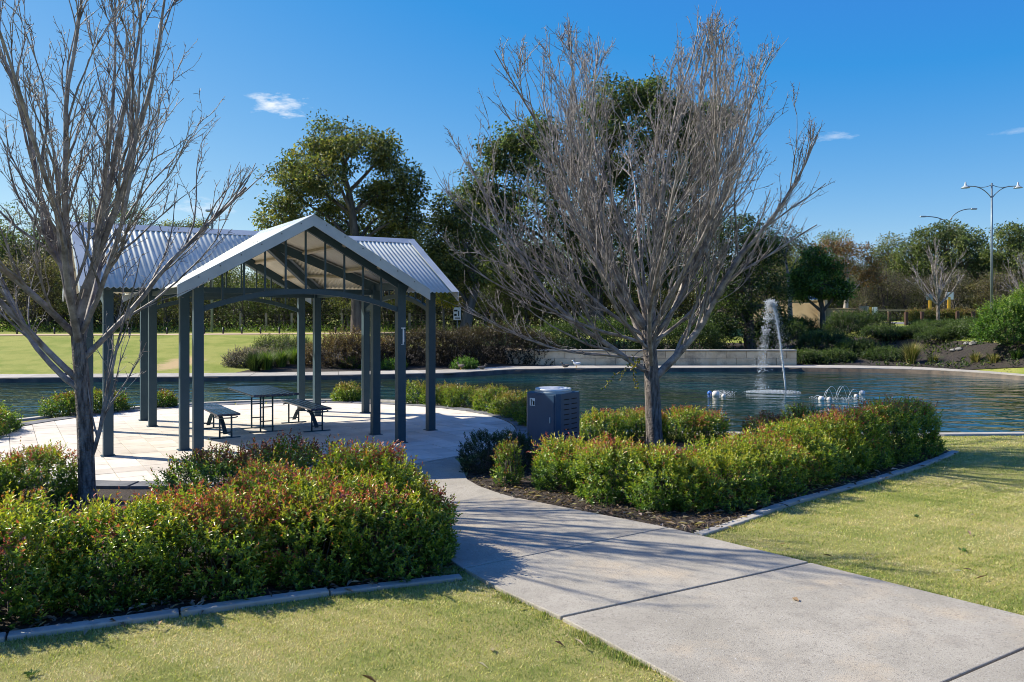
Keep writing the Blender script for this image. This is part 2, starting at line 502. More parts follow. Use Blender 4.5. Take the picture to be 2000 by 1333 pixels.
# pond lining kerb on the near side (face + lip)
def strip_wall(name, X, Yedge, inward, w, z0, z1, mat):
    """concrete lip along an edge; inward = +1 if the land lies at larger y"""
    n = len(X)
    P = np.stack([X, Yedge], -1); T = np.gradient(P, axis=0); T = unit(T); Nn = np.stack([-T[:, 1], T[:, 0]], -1) * inward
    A = P - Nn * .02; B = P + Nn * w
    V = np.concatenate([np.c_[A, np.full(n, z0)], np.c_[A, np.full(n, z1)], np.c_[B, np.full(n, z1)], np.c_[B, np.full(n, z0)]])
    F = []
    for k in range(3):
        for i in range(n - 1):
            q = (k*n+i, k*n+i+1, (k+1)*n+i+1, (k+1)*n+i)
            F.append(q if inward > 0 else q[::-1])
    return npmesh(name, V, np.array(F), mat)
xk = np.concatenate([np.linspace(-33, -10.5, 20), np.linspace(-10.4, 1.0, 80), np.linspace(1.1, 20.5, 30)])
tag(link('pond_kerb', strip_wall('pond_kerb', xk, near_edge(xk), -1, .22, -.5, .035, M['kerb'])), 'pale concrete lip along the near edge of the pond', 'kerb', kind='structure')

# walkway of concrete slabs along the far edge of the pond
walk = empty('footpath', (0, 30, 0)); tag(walk, 'concrete footpath slabs running along the far pond edge', 'footpath', kind='structure')
# arc length resample of the far edge
fx = np.linspace(-30, 19.6, 900); fyy = far_edge(fx)
ker = np.ones(13) / 13; fyy = np.convolve(np.pad(fyy, 6, 'edge'), ker, 'valid')
al = np.concatenate([[0], np.cumsum(np.hypot(np.diff(fx), np.diff(fyy)))])
nS = int(al[-1] / 1.5)
ee = np.linspace(0, al[-1], nS * 3 + 1)
ex, ey = np.interp(ee, al, fx), np.interp(ee, al, fyy)
Tn = unit(np.stack([np.gradient(ex), np.gradient(ey)], -1)); Nn = np.stack([-Tn[:, 1], Tn[:, 0]], -1)
for s in range(nS):
    idx = np.arange(s * 3, s * 3 + 4)
    p = np.stack([ex[idx], ey[idx]], -1); n_ = Nn[idx]
    t_ = Tn[idx]
    p = p.copy(); p[0] += t_[0] * .006; p[-1] -= t_[-1] * .006
    outer = p + n_ * .05; inner = p + n_ * WALK
    poly = [tuple(q) for q in outer] + [tuple(q) for q in inner[::-1]]
    b = MB(); b.prism([(q[0], q[1] - 30) for q in poly], -.5, .05 + random.uniform(-.003, .003))
    b.build('slab', M['kerb'], walk)

M['lining'] = surf('dark_mottled_lining', (.05, .042, .032), (.13, .1, .07), 2.5, .7, 20, .5, .01, coord='Position', extra=[(1.2, (.17, .1, .05), .55, .75)])  # dark mottled brown facing over the slab edge at the waterline
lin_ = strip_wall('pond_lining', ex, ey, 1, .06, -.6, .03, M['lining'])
tag(link('pond_lining', lin_), 'dark mottled pond lining under the far footpath edge', 'pond lining', kind='structure')
# ------------------------------------------------------------------ beds, path, kerbs, paving
def inpoly(P, poly):
    x, y = P[:, 0], P[:, 1]; r = np.zeros(len(P), dtype=bool)
    for i in range(len(poly)):
        x1, y1 = poly[i]; x2, y2 = poly[i - 1]
        c = ((y1 > y) != (y2 > y)) & (x < (x2 - x1) * (y - y1) / (y2 - y1 + 1e-12) + x1)
        r ^= c
    return r
kerbL = [(-6.4, 4.3), (-3.46, 5.64), (-2.4, 6.12), (-1.45, 6.56), (-.9, 6.78), (-.42, 6.95)]
kerbR = [(1.83, 8.29), (2.35, 8.78), (3.2, 9.65), (4.8, 11.0), (5.9, 12.05), (7.05, 13.3)]
pathL = [(3.0, 1.72), (.979, 4.99), (.366, 5.97), (-.06, 6.55), (-.43, 7.16), (-.86, 7.95), (-1.5, 9.1), (-2.6, 11.2)]
pathR = [(6.6, 2.3), (5.0, 4.35), (3.69, 6.02), (2.60, 7.31), (1.76, 8.30), (1.567, 8.53), (.75, 9.25), (0, 9.94), (-.4, 10.55), (-.62, 11.1), (-.7, 12.0), (-1.0, 13.2)]
bedL = [(-.42, 6.95), (-.45, 7.16), (-.86, 7.95), (-1.5, 9.1), (-2.2, 10.6), (-3.5, 11.3), (-6.5, 11.4), (-9.8, 13.6), (-10.6, 15.5), (-13.5, 15.5), (-12, 8), (-9, 4.3), (-6.4, 4.3)] + kerbL[1:-1]
bedR = kerbR[:] + [(6.6, 13.9), (3.6, 14.2), (2.4, 15.0), (.7, 15.3), (-.3, 14.2), (-.6, 12.4), (-.62, 11.1), (-.4, 10.55), (0, 9.94), (.75, 9.25), (1.567, 8.53), (1.76, 8.30)]
def sheet(name, poly, z, mat, label, cat):
    b = MB(); b.add([(p[0], p[1], z) for p in poly], [tuple(range(len(poly)))])
    return tag(b.build(name, mat), label, cat, kind='structure')
sheet('mulch_bed', bedL, .004, M['mulch'], 'bark mulch bed under the hedge with the leafless tree by the shelter', 'garden bed')
sheet('mulch_bed', bedR, .005, M['mulch'], 'bark mulch bed under the hedge around the waste bin', 'garden bed')

path = empty('path', (1, 7, 0)); tag(path, 'concrete garden path of broad slabs leading to the shelter', 'path', kind='structure')
def inter(pts, t):
    pts = np.array(pts); l = np.concatenate([[0], np.cumsum(np.hypot(*np.diff(pts, axis=0).T))])
    return np.interp(t, l, pts[:, 0]), np.interp(t, l, pts[:, 1]), l
def nearest_t(pts, p):
    P = np.array(pts); l = inter(pts, 0)[2]; tt = np.linspace(0, l[-1], 800)
    x, y, _ = inter(pts, tt); return tt[np.argmin((x - p[0]) ** 2 + (y - p[1]) ** 2)]
joints = [((3.0, 1.72), (6.6, 2.3)), ((1.9, 3.5), (5.2, 4.1)), (gp(1700, 1410), gp(2000, 1292)), (gp(1098, 1213), gp(1580, 1105)), (gp(902, 1118), gp(1308, 1036)), (gp(800, 1030), gp(1000, 980)), ((-2.6, 11.2), (-1.0, 13.2))]
for k in range(len(joints) - 1):
    (a0, b0), (a1, b1) = joints[k], joints[k + 1]
    tl0, tl1 = nearest_t(pathL, a0), nearest_t(pathL, a1); tr0, tr1 = nearest_t(pathR, b0), nearest_t(pathR, b1)
    gap = .011
    xl, yl, _ = inter(pathL, np.linspace(tl0 + gap, tl1 - gap, 7)); xr, yr, _ = inter(pathR, np.linspace(tr0 + gap, tr1 - gap, 9))
    poly = list(zip(xr - 1, yr - 7)) + list(zip(xl[::-1] - 1, yl[::-1] - 7))
    b = MB(); b.prism(poly, -.05, (.03 + (.0025 if k % 2 else 0)) if k < 5 else .022)
    b.build('slab', M['concrete'], path, bevel=.008)
sheet('path_base', [(p[0], p[1]) for p in pathR] + [(p[0], p[1]) for p in pathL[::-1]], .006, M['grout'], 'dark sand in the joints under the concrete path slabs', 'path base')

def kerb_line(name, pts, label, seg=1.15, w=.11, h=.036):
    k = empty(name, (pts[0][0], pts[0][1], 0)); tag(k, label, 'kerb')
    L = inter(pts, 0)[2][-1]; n = max(1, round(L / seg)); off = Vector((pts[0][0], pts[0][1], 0))
    for i in range(n):
        t = np.linspace(i * L / n + .006, (i + 1) * L / n - .006, 4)
        x, y, _ = inter(pts, t); P = np.stack([x, y], -1); T = unit(np.gradient(P, axis=0)); N_ = np.stack([-T[:, 1], T[:, 0]], -1)
        jit = random.uniform(-.014, .014)
        A = P - N_ * (w / 2 + jit); B = P + N_ * (w / 2 - jit)
        poly = [(q[0] - off.x, q[1] - off.y) for q in A] + [(q[0] - off.x, q[1] - off.y) for q in B[::-1]]
        b = MB(); b.prism(poly, -.05, h + random.uniform(-.012, .008)); b.build('kerb_block', M['kerb'], k, bevel=.012)
kerb_line('kerb_edging', kerbL, 'low concrete kerb between the lawn and the hedge by the leafless tree')
kerb_line('kerb_edging', kerbR, 'low concrete kerb between the lawn and the hedge near the bin')

# round paving: square pavers laid on the shelter's axes
pav = empty('paving', (CX, CY, 0), RZ); tag(pav, 'round terrace of square pale pavers under the shelter', 'paving', kind='structure')
b = MB(); b.prism([((RP + .02) * math.cos(2*math.pi*i/72), (RP + .02) * math.sin(2*math.pi*i/72)) for i in range(72)], -.4, .012); b.build('joint_bed', M['grout'], pav)
PS = .4
cells = []
full = MB(); h_ = PS / 2 - .004; full.prism([(-h_, -h_), (h_, -h_), (h_, h_), (-h_, h_)], 0, .032); fullme = full.mesh('paver', M['paver'])
def clip_circle(poly, r):
    out = []
    for i in range(len(poly)):
        a = Vector(poly[i - 1]); c = Vector(poly[i]); ia, ic = a.length <= r, c.length <= r
        if ia != ic:
            lo, hi = 0.0, 1.0
            for _ in range(25):
                m_ = (lo + hi) / 2
                if ((a.lerp(c, m_)).length <= r) == ia: lo = m_
                else: hi = m_
            out.append(tuple(a.lerp(c, lo)))
        if ic: out.append(tuple(c))
    return out
n = int(RP / PS) + 2
for i in range(-n, n):
    for j in range(-n, n):
        cx, cy = (i + .5) * PS, (j + .5) * PS
        poly = [(cx - h_, cy - h_), (cx + h_, cy - h_), (cx + h_, cy + h_), (cx - h_, cy + h_)]
        ins = [math.hypot(*p) <= RP - .01 for p in poly]
        w = Matrix.Rotation(RZ, 2) @ Vector((cx, cy)); wx, wy = w.x + CX, w.y + CY
        px = 1000 + wx / wy * FPX
        hidden = wy < 10.4 or px < -60 or (wy < 11.4 and -5.9 < wx < -2.0)
        if all(ins): cells.append((wy + (100 if hidden else 0), cx, cy, None))
        elif any(ins):
            p2 = clip_circle(poly, RP - .01)
            if len(p2) > 2: cells.append((wy + (100 if hidden else 0), cx, cy, p2))
cells.sort(key=lambda c: c[0])
rest = MB()
for k, (_, cx, cy, poly) in enumerate(cells):
    dz = random.uniform(-.002, .002)
    if k < 298:
        if poly is None: link('paver', fullme, pav, (cx, cy, dz))
        else:
            b = MB(); b.prism(poly, 0, .032 + dz); b.build('paver', M['paver'], pav)
    else:
        rest.prism(poly or [(cx - h_, cy - h_), (cx + h_, cy - h_), (cx + h_, cy + h_), (cx - h_, cy + h_)], 0, .032 + dz)
rest.build('paver_remainder', M['paver'], pav, kind='stuff')
nb = 44
for i in range(nb):
    a0 = 2*math.pi*i/nb + .004; a1 = 2*math.pi*(i+1)/nb - .004
    th = [a0, (a0+a1)/2, a1]
    wm = Matrix.Rotation(RZ, 2) @ Vector((math.cos(th[1]), math.sin(th[1])))
    ang = math.degrees(math.atan2(wm.y, wm.x))
    if -75 < ang < -25: continue             # the path comes in here
    poly = [((RP + .34) * math.cos(t), (RP + .34) * math.sin(t)) for t in th] + [(RP + .01) * Vector((math.cos(t), math.sin(t))) for t in th[::-1]]
    b = MB(); b.prism([tuple(p) for p in poly], -.2, .045); b.build('border_stone', M['border'], pav, bevel=.006)

# ------------------------------------------------------------------ the shelter
def shelter():
    root = empty('park_shelter', (CX, CY, .03), RZ)
    tag(root, 'blue grey picnic shelter on twelve posts with crossed corrugated gable roofs', 'shelter')
    A, B, E, LR, ZR, SL = 1.63, 2.73, 1.97, 3.13, 3.69, .568
    zr = lambda q: ZR - SL * q
    # posts
    pp = [(sx * A, sy * B) for sx in (-1, 1) for sy in (-1, 1)] + [(sx * B, sy * A) for sx in (-1, 1) for sy in (-1, 1)] + [(sx * A, sy * A) for sx in (-1, 1) for sy in (-1, 1)]
    me = MB().box((0, 0, 1.345), (.142, .142, 2.69)).mesh('post', M['steel'])
    plate = MB().box((0, 0, .006), (.2, .2, .012)).mesh('base_plate', M['steel'])
    for (x, y) in pp:
        p = link('post', me, root, (x, y, 0))
        bv = p.modifiers.new('bevel', 'BEVEL'); bv.width = .006; bv.segments = 2
        link('base_plate', plate, p)
        if (x, y) == (A, -B):                # worn white sticker on the front post
            s = MB().box((.02, -.0725, 1.80), (.02, .003, .26)).box((.022, -.0732, 1.935), (.075, .003, .018)).box((.012, -.0732, 1.662), (.05, .003, .01)).box((.034, -.0728, 1.8), (.01, .003, .2))
            s.build('white_sticker', M['white'], p)
    # four arms
    pitch = .086; amp = .0115; ns = 8
    for k in range(4):
        rot = Matrix.Rotation(k * math.pi / 2, 4, 'Z')
        T = lambda p: rot @ Vector(p)        # arm runs along local -y for k = 0
        for sd in (-1, 1):
            ps = np.arange(.0, LR + 1e-6, pitch / ns)
            top = []; bot = []
            for p in ps:
                w = amp * math.sin(2 * math.pi * p / pitch)
                q1 = min(E, p)
                top.append(T((0, -p, zr(0) + w))); bot.append(T((sd * q1, -p, zr(q1) + w)))
            m_ = len(ps)
            V = top + bot + [v - Vector((0, 0, .006)) for v in top] + [v - Vector((0, 0, .006)) for v in bot]
            F = []; mi = []
            for i in range(m_ - 1):
                q = (i, i + 1, m_ + i + 1, m_ + i)
                F.append(q if sd < 0 else q[::-1]); mi.append(0)
                q = tuple(a + 2 * m_ for a in (i, m_ + i, m_ + i + 1, i + 1))
                F.append(q if sd < 0 else q[::-1]); mi.append(1)
                q = (m_ + i, m_ + i + 1, 3 * m_ + i + 1, 3 * m_ + i); F.append(q if sd < 0 else q[::-1]); mi.append(0)
            me_ = npmesh('roof_sheet', np.array([tuple(v) for v in V]), np.array(F), [M['galv'], M['cream']], midx=mi)
            me_.polygons.foreach_set('use_smooth', [True] * len(F))
            sh = link('roof_sheet', me_, root)
            scr = MB()
            for p in np.arange(pitch * .25 + pitch * 2, LR - .1, pitch * 3):
                for q in (.12, .7, 1.3, 1.88):
                    if q < p - .05:
                        c_ = T((sd * q, -p, zr(q) + amp + .002)); scr.box(c_, (.014, .014, .01))
            scr.build('screws', M['flash'], sh, kind='stuff')
            # barge flashing on the gable end: face board plus folded top
            n_ = Vector((sd * SL, 0, 1)).normalized()
            a0 = Vector((0, -LR - .012, ZR + .012)); a1 = Vector((sd * (E + .02), -LR - .012, zr(E + .02) + .012))
            bb = MB()
            dn = Vector((0, 0, -.165))
            y2 = Vector((0, .024, 0)); y3 = Vector((0, .15, 0)); up = Vector((0, 0, .014))
            Vb = [a0 + dn, a1 + dn, a1 + up, a0 + up, a0 + dn + y2, a1 + dn + y2, a1 + y2, a0 + y2]
            bb.add([T(v_) for v_ in Vb], [(0,1,2,3),(7,6,5,4),(0,4,5,1),(1,5,6,2),(3,7,4,0)])
            Vc = [a0 + up + Vector((0, -.004, 0)), a1 + up + Vector((0, -.004, 0)), a1 + up + y3, a0 + up + y3]
            Vc = Vc + [v_ - Vector((0, 0, .006)) for v_ in Vc]
            bb.add([T(v_) for v_ in Vc], [(0,1,2,3),(7,6,5,4),(0,4,5,1),(1,5,6,2),(2,6,7,3),(3,7,4,0)])
            barge = bb.build('barge_board', M['flash'], root)
            dots = MB()
            for q in np.arange(.2, E, .3):
                dots.box(T((sd * q, -LR - .0145, zr(q) - .02)), (.014, .014, .014))
            dots.build('screws', M['black'], barge, kind='stuff')
            # dark gable rafter in the plane of the outer posts, and one at the inner posts
            MB().bar(T((sd * .03, -B, zr(.03) - .1)), T((sd * (A + .12), -B, zr(A + .12) - .1)), .07, .15).build('rafter', M['steel'], root)
            # eave beam between outer and inner post
            MB().bar(T((sd * A, -B + .071, zr(A) - .115)), T((sd * A, -A - .071, zr(A) - .115)), .06, .12).build('eave_beam', M['steel'], root)
            # purlins under the sheets, cream
            for q in (.62, 1.22):
                MB().bar(T((sd * q, -LR + .03, zr(q) - .047)), T((sd * q, -q - .04, zr(q) - .047)), .05, .06, up=tuple(T((sd * SL, 0, 1)))).build('purlin', M['timber'], root)
            # valley trough
            if sd == 1:
                MB().bar(T((.12, -.12, zr(.12) - .012)), T((E, -E, zr(E) - .012)), .16, .012).build('valley_gutter', M['flash'], root)
        # valley rafter from inner post to the crossing
        MB().bar(T((A + .05, -A - .05, zr(A + .05) - .115)), T((.05, -.05, zr(.05) - .115)), .07, .15).build('valley_rafter', M['steel'], root)
        # ridge beam and ridge capping
        MB().bar(T((0, -LR + .03, ZR - .09)), T((0, -.05, ZR - .09)), .05, .1).build('ridge_beam', M['timber'], root)
        rc = MB()
        w = .15
        P0, P1 = -LR - .02, -.0 - (0.002 if k % 2 else 0)
        rv = [(-w, P0, zr(w) + .014), (0, P0, ZR + .03), (w, P0, zr(w) + .014), (-w, P1, zr(w) + .014), (0, P1, ZR + .03), (w, P1, zr(w) + .014)]
        rc.add([T(v_) for v_ in rv] + [T((v_[0], v_[1], v_[2] - .006)) for v_ in rv], [(0,1,4,3),(1,2,5,4),(9,10,7,6),(10,11,8,7),(0,6,7,1),(1,7,8,2),(3,9,6,0),(2,8,11,5)])
        rc.build('ridge_cap', M['flash'], root)
        # arched beam with balusters
        za, zc = 2.25, 2.53
        def arch(x): return za + (zc - za) * (1 - (x / (A - .07)) ** 2)
        ab = MB(); xsn = np.linspace(-(A - .065), A - .065, 25); hw, hh = .035, .042
        Va = []
        for x in xsn:
            for (dy, dz) in ((-hw, -hh), (hw, -hh), (hw, hh), (-hw, hh)): Va.append(T((x, -B + dy, arch(x) + dz)))
        Fa = []
        for i in range(len(xsn) - 1):
            for j in range(4): Fa.append((i*4+j, i*4+(j+1) % 4, (i+1)*4+(j+1) % 4, (i+1)*4+j))
        ab.add(Va, Fa); ab.build('arched_beam', M['steel'], root)
        for i in range(-4, 5):
            x = i * .32
            z0, z1 = arch(x) + .04, zr(abs(x)) - .15
            if z1 - z0 > .05: MB().box(T((x, -B, (z0 + z1) / 2)), (.028, .028, z1 - z0), k * math.pi / 2).build('baluster', M['steel'], root)
        # tie across the inner posts
        MB().bar(T((-A + .071, -A, 2.56)), T((A - .071, -A, 2.56)), .05, .09).build('tie_beam', M['steel'], root)
    return root
shelter()

# ------------------------------------------------------------------ picnic table and benches
def rail(mb, pts, r=.014): mb.tube(pts, r, 8)
def picnic_table(loc):
    t = empty('picnic_table', loc, RZ); tag(t, 'dark slatted picnic table on ladder frames in the shelter', 'table')
    L, W, H = 1.95, .82, .75
    ns = 8; w = W / ns
    me = MB().box((0, 0, 0), (w - .012, L, .034)).mesh('slat', M['slat'])
    for i in range(ns):
        s = link('slat', me, t, (-W/2 + w * (i + .5), 0, H - .017)); bv = s.modifiers.new('bevel', 'BEVEL'); bv.width = .006; bv.segments = 2
    for y in (-.7, .7): MB().box((0, y, H - .05), (W - .08, .05, .03)).build('cross_bar', M['steel'], t)
    for s in (-1, 1): MB().box((s * .12, 0, H - .0505), (.04, 1.35, .031)).build('bearer', M['steel'], t)
    for y in (-.32, .32):
        f = MB()
        for x in (-.11, .11): f.tube([(x, y, .012), (x, y, H - .06)], .016, 8)
        for z in (.2, .46): f.tube([(-.11, y, z), (.11, y, z)], .011, 8)
        f.build('ladder_leg', M['steel'], t)
        MB().box((0, y, .008), (.62, .05, .016)).build('foot', M['steel'], t)
def bench(loc, label):
    t = empty('bench', loc, RZ); tag(t, label, 'bench', 'benches at the picnic table')
    L, W, H = 1.95, .4, .45
    ns = 4; w = W / ns
    me = MB().box((0, 0, 0), (w - .012, L, .034)).mesh('slat', M['slat'])
    for i in range(ns):
        s = link('slat', me, t, (-W/2 + w * (i + .5), 0, H - .017)); bv = s.modifiers.new('bevel', 'BEVEL'); bv.width = .006; bv.segments = 2
    for y in (-.72, .72): 
        MB().box((0, y, H - .05), (W - .04, .05, .03)).build('cross_bar', M['steel'], t)
        f = MB()
        for x in (-.1, .1): f.tube([(x, y, .012), (x, y, H - .06)], .016, 8)
        f.tube([(-.1, y, .1), (.1, y, .1)], .011, 8)
        f.build('leg_frame', M['steel'], t)
        MB().box((0, y, .008), (.5, .05, .016)).build('foot', M['steel'], t)
        s = 1 if y > 0 else -1
        hoop = [( .19 * math.cos(a), y + s * (.02 + .2 * math.sin(a)), H - .075) for a in np.linspace(0, math.pi, 11)]
        MB().tube(hoop, .011, 8).build('end_hoop', M['steel'], t)
    a = MB(); hw = .035; th = .007
    pts = [(y, .07 + (H - .13) * (1 - (abs(y) / .70) ** 2.2)) for y in np.linspace(-.70, .70, 21)]
    V = []
    for i, (y, z) in enumerate(pts):
        y0, z0 = pts[max(i-1, 0)]; y1, z1 = pts[min(i+1, 20)]
        n_ = Vector((0, -(z1 - z0), y1 - y0)).normalized() * th
        for (dx, s) in ((-hw, -1), (hw, -1), (hw, 1), (-hw, 1)): V.append((dx, y + s * n_.y, z + s * n_.z))
    F = [(i*4+j, i*4+(j+1) % 4, (i+1)*4+(j+1) % 4, (i+1)*4+j) for i in range(20) for j in range(4)]
    a.add(V, F).build('arched_brace', M['steel'], t)
ux, uy = math.cos(RZ), math.sin(RZ)
picnic_table((CX + .02, CY + .05, .032))
bench((CX + .02 + ux * .82, CY + .05 + uy * .82, .032), 'dark slatted bench between the table and the sticker post')
bench((CX + .02 - ux * .82, CY + .05 - uy * .82, .032), 'dark slatted bench on the leafless tree side of the table')

# ------------------------------------------------------------------ waste bin
def waste_bin():
    th = R(37); W = .65; H = .96
    fc = Vector((.72, 12.85, 0))             # front corner
    lv = Vector((-math.cos(th), math.sin(th), 0)); rv = Vector((math.sin(th), math.cos(th), 0))
    c = fc + (lv + rv) * (W / 2)
    t = empty('waste_bin', (c.x, c.y, .005), math.atan2(rv.y, rv.x)); tag(t, 'square blue grey bin enclosure with slotted side and round bowl on top', 'bin')
    # local x = rv, local y = lv ; front corner at (-W/2,-W/2)
    h = W / 2; ch = .055
    poly = [(-h + ch, -h), (h - ch, -h), (h, -h + ch), (h, h - ch), (h - ch, h), (-h + ch, h), (-h, h - ch), (-h, -h + ch)]
    b = MB(); b.prism(poly, .05, H); b.build('body', M['binpaint'], t, bevel=.004)
    MB().prism([(x * .93, y * .93) for x, y in poly], 0, .05).build('plinth', M['dark'], t)
    # door panel on the sign side (local -x face), slots on local -y face
    dm = MB().box((-h - .006, 0, .52), (.012, W - .17, .84)); d = dm.build('door', M['binpaint'], t, bevel=.003)
    MB().box((-h - .016, -.17, .55), (.012, .018, .09)).build('handle', M['flash'], d)
    for cx in (-.11, .11):
        for i in range(9):
            MB().box((cx, -h - .0015, .24 + i * .078), (.15, .006, .014)).build('slot', M['dark'], t)
    MB().lathe([(.0, .0), (.16, .0), (.18, .012), (.24, .03), (.275, .05), (.29, .045), (.29, .0), (.275, -.0)], (0, 0, H + .012), 32).build('bowl', M['bowl'], t)
    MB().lathe([(.0, .0), (.3, .0), (.3, .012), (.0, .012)], (0, 0, H), 32).build('bowl_ring', M['flash'], t)
    # small pictogram of a person dropping litter in a bin
    s = MB().box((-h - .0135, .165, .815), (.003, .1, .12)).build('pictogram', M['white'], t)
    g_ = MB()
    for (y, z, w, hh) in ((.138, .8, .03, .07), (.185, .8, .016, .08), (.185, .852, .018, .018), (.163, .83, .03, .01)):
        g_.box((-h - .0155, y, z), (.003, w, hh))
    g_.build('figure', M['dark'], s)
waste_bin()

# ------------------------------------------------------------------ leafless trees
def bare_tree(name, label, base, trunk, r0, limbs, env, seed, dens=1.0, tw=1.0, group=None, lod=0):
    """trunk: list of points; limbs: (start on trunk 0..1, azimuth, elevation, length, radius)"""
    rd = random.Random(seed)
    root = empty(name, base); tag(root, label, 'tree', group)
    tp = [Vector(p) for p in trunk]
    n = len(tp)
    tr = Tubes()
    rr = [r0 * (1.22 if i == 0 else 1.0) * (1 - .22 * i / (n - 1)) for i in range(n)]
    tr.add(tp, rr, 14)
    link('trunk', tr.mesh('trunk', M['bark']), root)
    ec, er = Vector(env[0]), Vector(env[1])
    def inside(p):
        q = p - ec
        return abs(q.x / er.x) ** 2.6 + abs(q.y / er.y) ** 2.6 + abs(q.z / er.z) ** 2.6 < 1
    def wob(s): return Vector((rd.gauss(0, s), rd.gauss(0, s), rd.gauss(0, s)))
    def grow(tb, p, d, L, r, lvl, sides):
        seg = {0: .26, 1: .17, 2: .1, 3: .05}[lvl]
        k = max(2, int(L / seg))
        pts = [p.copy()]; rad = [r]; d = d.normalized()
        for i in range(k):
            d = (d + wob({0: .06, 1: .1, 2: .15, 3: .3}[lvl]) + Vector((0, 0, {0: .045, 1: .05, 2: .06, 3: .05}[lvl]))).normalized()
            p = p + d * (L / k)
            pts.append(p.copy()); rad.append(max(r * (1 - .84 * (i + 1) / k), .0031 * tw))
            if lvl < 3 and i > 1 and not inside(p): break
        tb.add(pts, rad, sides)
        m_ = len(pts) - 1
        if m_ < 2: return
        if lvl == 0: nc = int(L * 3.7 * dens)
        elif lvl == 1: nc = int(L * 4.4 * dens)
        elif lvl == 2: nc = int(L * 13 * (1 if lod == 0 else .2))
        else: return
        for c in range(nc):
            f = rd.uniform(.1 if lvl < 2 else .05, .97)
            i = min(int(f * m_), m_ - 1); a = pts[i].lerp(pts[i + 1], f * m_ - i)
            t = (pts[i + 1] - pts[i]).normalized()
            sdv = t.cross(wob(1)).normalized()
            ang = rd.uniform(.22, .62) if lvl < 2 else rd.uniform(.5, 1.1)
            dd_ = t * math.cos(ang) + sdv * math.sin(ang)
            if lvl < 2: dd_ += Vector((0, 0, .25))
            if lvl == 0: l = L * (1 - f * .55) * rd.uniform(.35, .62); r_ = rad[i] * rd.uniform(.4, .6); s_ = 5
            elif lvl == 1: l = min(L * (1 - f * .5) * rd.uniform(.3, .6), 1.15); r_ = max(rad[i] * .5, .0066 * tw); s_ = 4
            else: l = rd.uniform(.03, .12); r_ = .0046 * tw; s_ = 3
            if not inside(a) and lvl < 2: continue
            grow(tb, a, dd_, l, r_, lvl + 1, s_)
    for (f, az, el, L, r) in limbs:
        i = min(int(f * (n - 1)), n - 2); a = tp[i].lerp(tp[i + 1], f * (n - 1) - i)
        d = Vector((math.cos(R(az)) * math.cos(R(el)), math.sin(R(az)) * math.cos(R(el)), math.sin(R(el))))
        tb = Tubes()
        grow(tb, a, d, L, r * (.82 if lod == 0 else 1), 0, 8)
        link('branch', tb.mesh('branch', M['twig']), root)
    return root

# azimuth 0 = towards picture side +x, 90 = away from the camera
bx, by = 278 / FPX * 14.1, 14.1
pear = bare_tree('leafless_tree', 'wide vase shaped leafless tree standing in the hedge behind the bin', (bx, by, 0),
          [(0, 0, -.05), (.0, .0, .12), (-.015, .0, .5), (-.03, .01, .85), (-.045, .0, 1.15), (-.07, .02, 1.5), (-.1, .03, 2.0)], .145,
          [(.62, 2, 38, 5.0, .085), (.68, 176, 34, 5.0, .06), (.78, 80, 46, 5.2, .056), (.72, 265, 42, 4.8, .054), (.84, 135, 52, 5.3, .054), (.84, 40, 54, 5.4, .054),
           (.93, 305, 56, 5.3, .052), (.95, 205, 54, 5.3, .052), (.99, 160, 70, 5.4, .056), (.99, 345, 72, 5.4, .056), (.9, 190, 12, 3.8, .038), (.9, 350, 48, 5.2, .052), (.98, 75, 80, 5.2, .05), (.94, 178, 50, 5.3, .05), (.86, 225, 22, 4.0, .038), (.8, 182, 4, 3.4, .034),
           (.9, 8, 26, 4.2, .042), (.97, 190, 62, 5.4, .05), (.96, 355, 60, 5.4, .05), (.93, 170, 30, 4.6, .042), (.97, 255, 76, 5.3, .048)],
          ((-.42, 0, 3.85), (3.15, 2.9, 3.12)), 17, .88)
# a drooping twig of that tree that still holds yellowing leaves
tb = Tubes(); lp = []
for k in range(4):
    p = Vector((-.12, -.1, 1.25 + .12 * k)); d = Vector((-.5 + .06 * k, -.25, .15)); pts = [p.copy()]
    for i in range(14):
        d = (d + Vector((random.gauss(0, .12), random.gauss(0, .12), random.gauss(-.085, .06)))).normalized(); p = p + d * .065; pts.append(p.copy())
        if i > 4: lp += [tuple(p)] * 4
    tb.add(pts, [.008 - .0004 * i for i in range(15)], 4)
link('drooping_twig', tb.mesh('drooping_twig', M['twig']), pear)
lp = np.array(lp); n = len(lp)
V, F = leaf_arrays(lp, unit(rng.standard_normal((n, 3)) + np.array([0, 0, -.7])), unit(rng.standard_normal((n, 3))), .055 * rng.uniform(.7, 1.2, n), .03)
link('last_leaves', npmesh('last_leaves', V, F, M['leaf'], col=np.repeat(pick_cols([(.1, .13, .03), (.2, .19, .04), (.34, .26, .04)], rng.integers(0, 3, n)), 4, 0)), pear, kind='stuff')
lx, ly = -830 / FPX * 9.9, 9.9
bare_tree('leafless_tree', 'leafless tree with a low side stem beside the shelter post', (lx, ly, 0),
          [(0, 0, -.05), (0, 0, .15), (-.015, 0, .6), (-.03, 0, 1.0), (-.06, .0, 1.4), (-.09, .0, 1.75), (-.12, 0, 2.15)], .1,
          [(.24, 8, 66, 2.6, .036), (.62, 165, 34, 3.6, .046), (.66, 190, 44, 3.8, .05), (.78, 20, 48, 4.2, .046), (.9, 355, 50, 4.2, .042), (.84, 100, 62, 4.0, .055), (.86, 280, 60, 4.0, .055), (.92, 150, 66, 4.4, .06), (.95, 340, 68, 4.3, .058),
           (.97, 60, 72, 4.4, .055), (.99, 220, 74, 4.4, .06), (.99, 10, 80, 4.5, .06), (.9, 240, 50, 3.8, .05)],
          ((-.15, 0, 3.6), (1.8, 1.8, 3.2)), 29, .85)

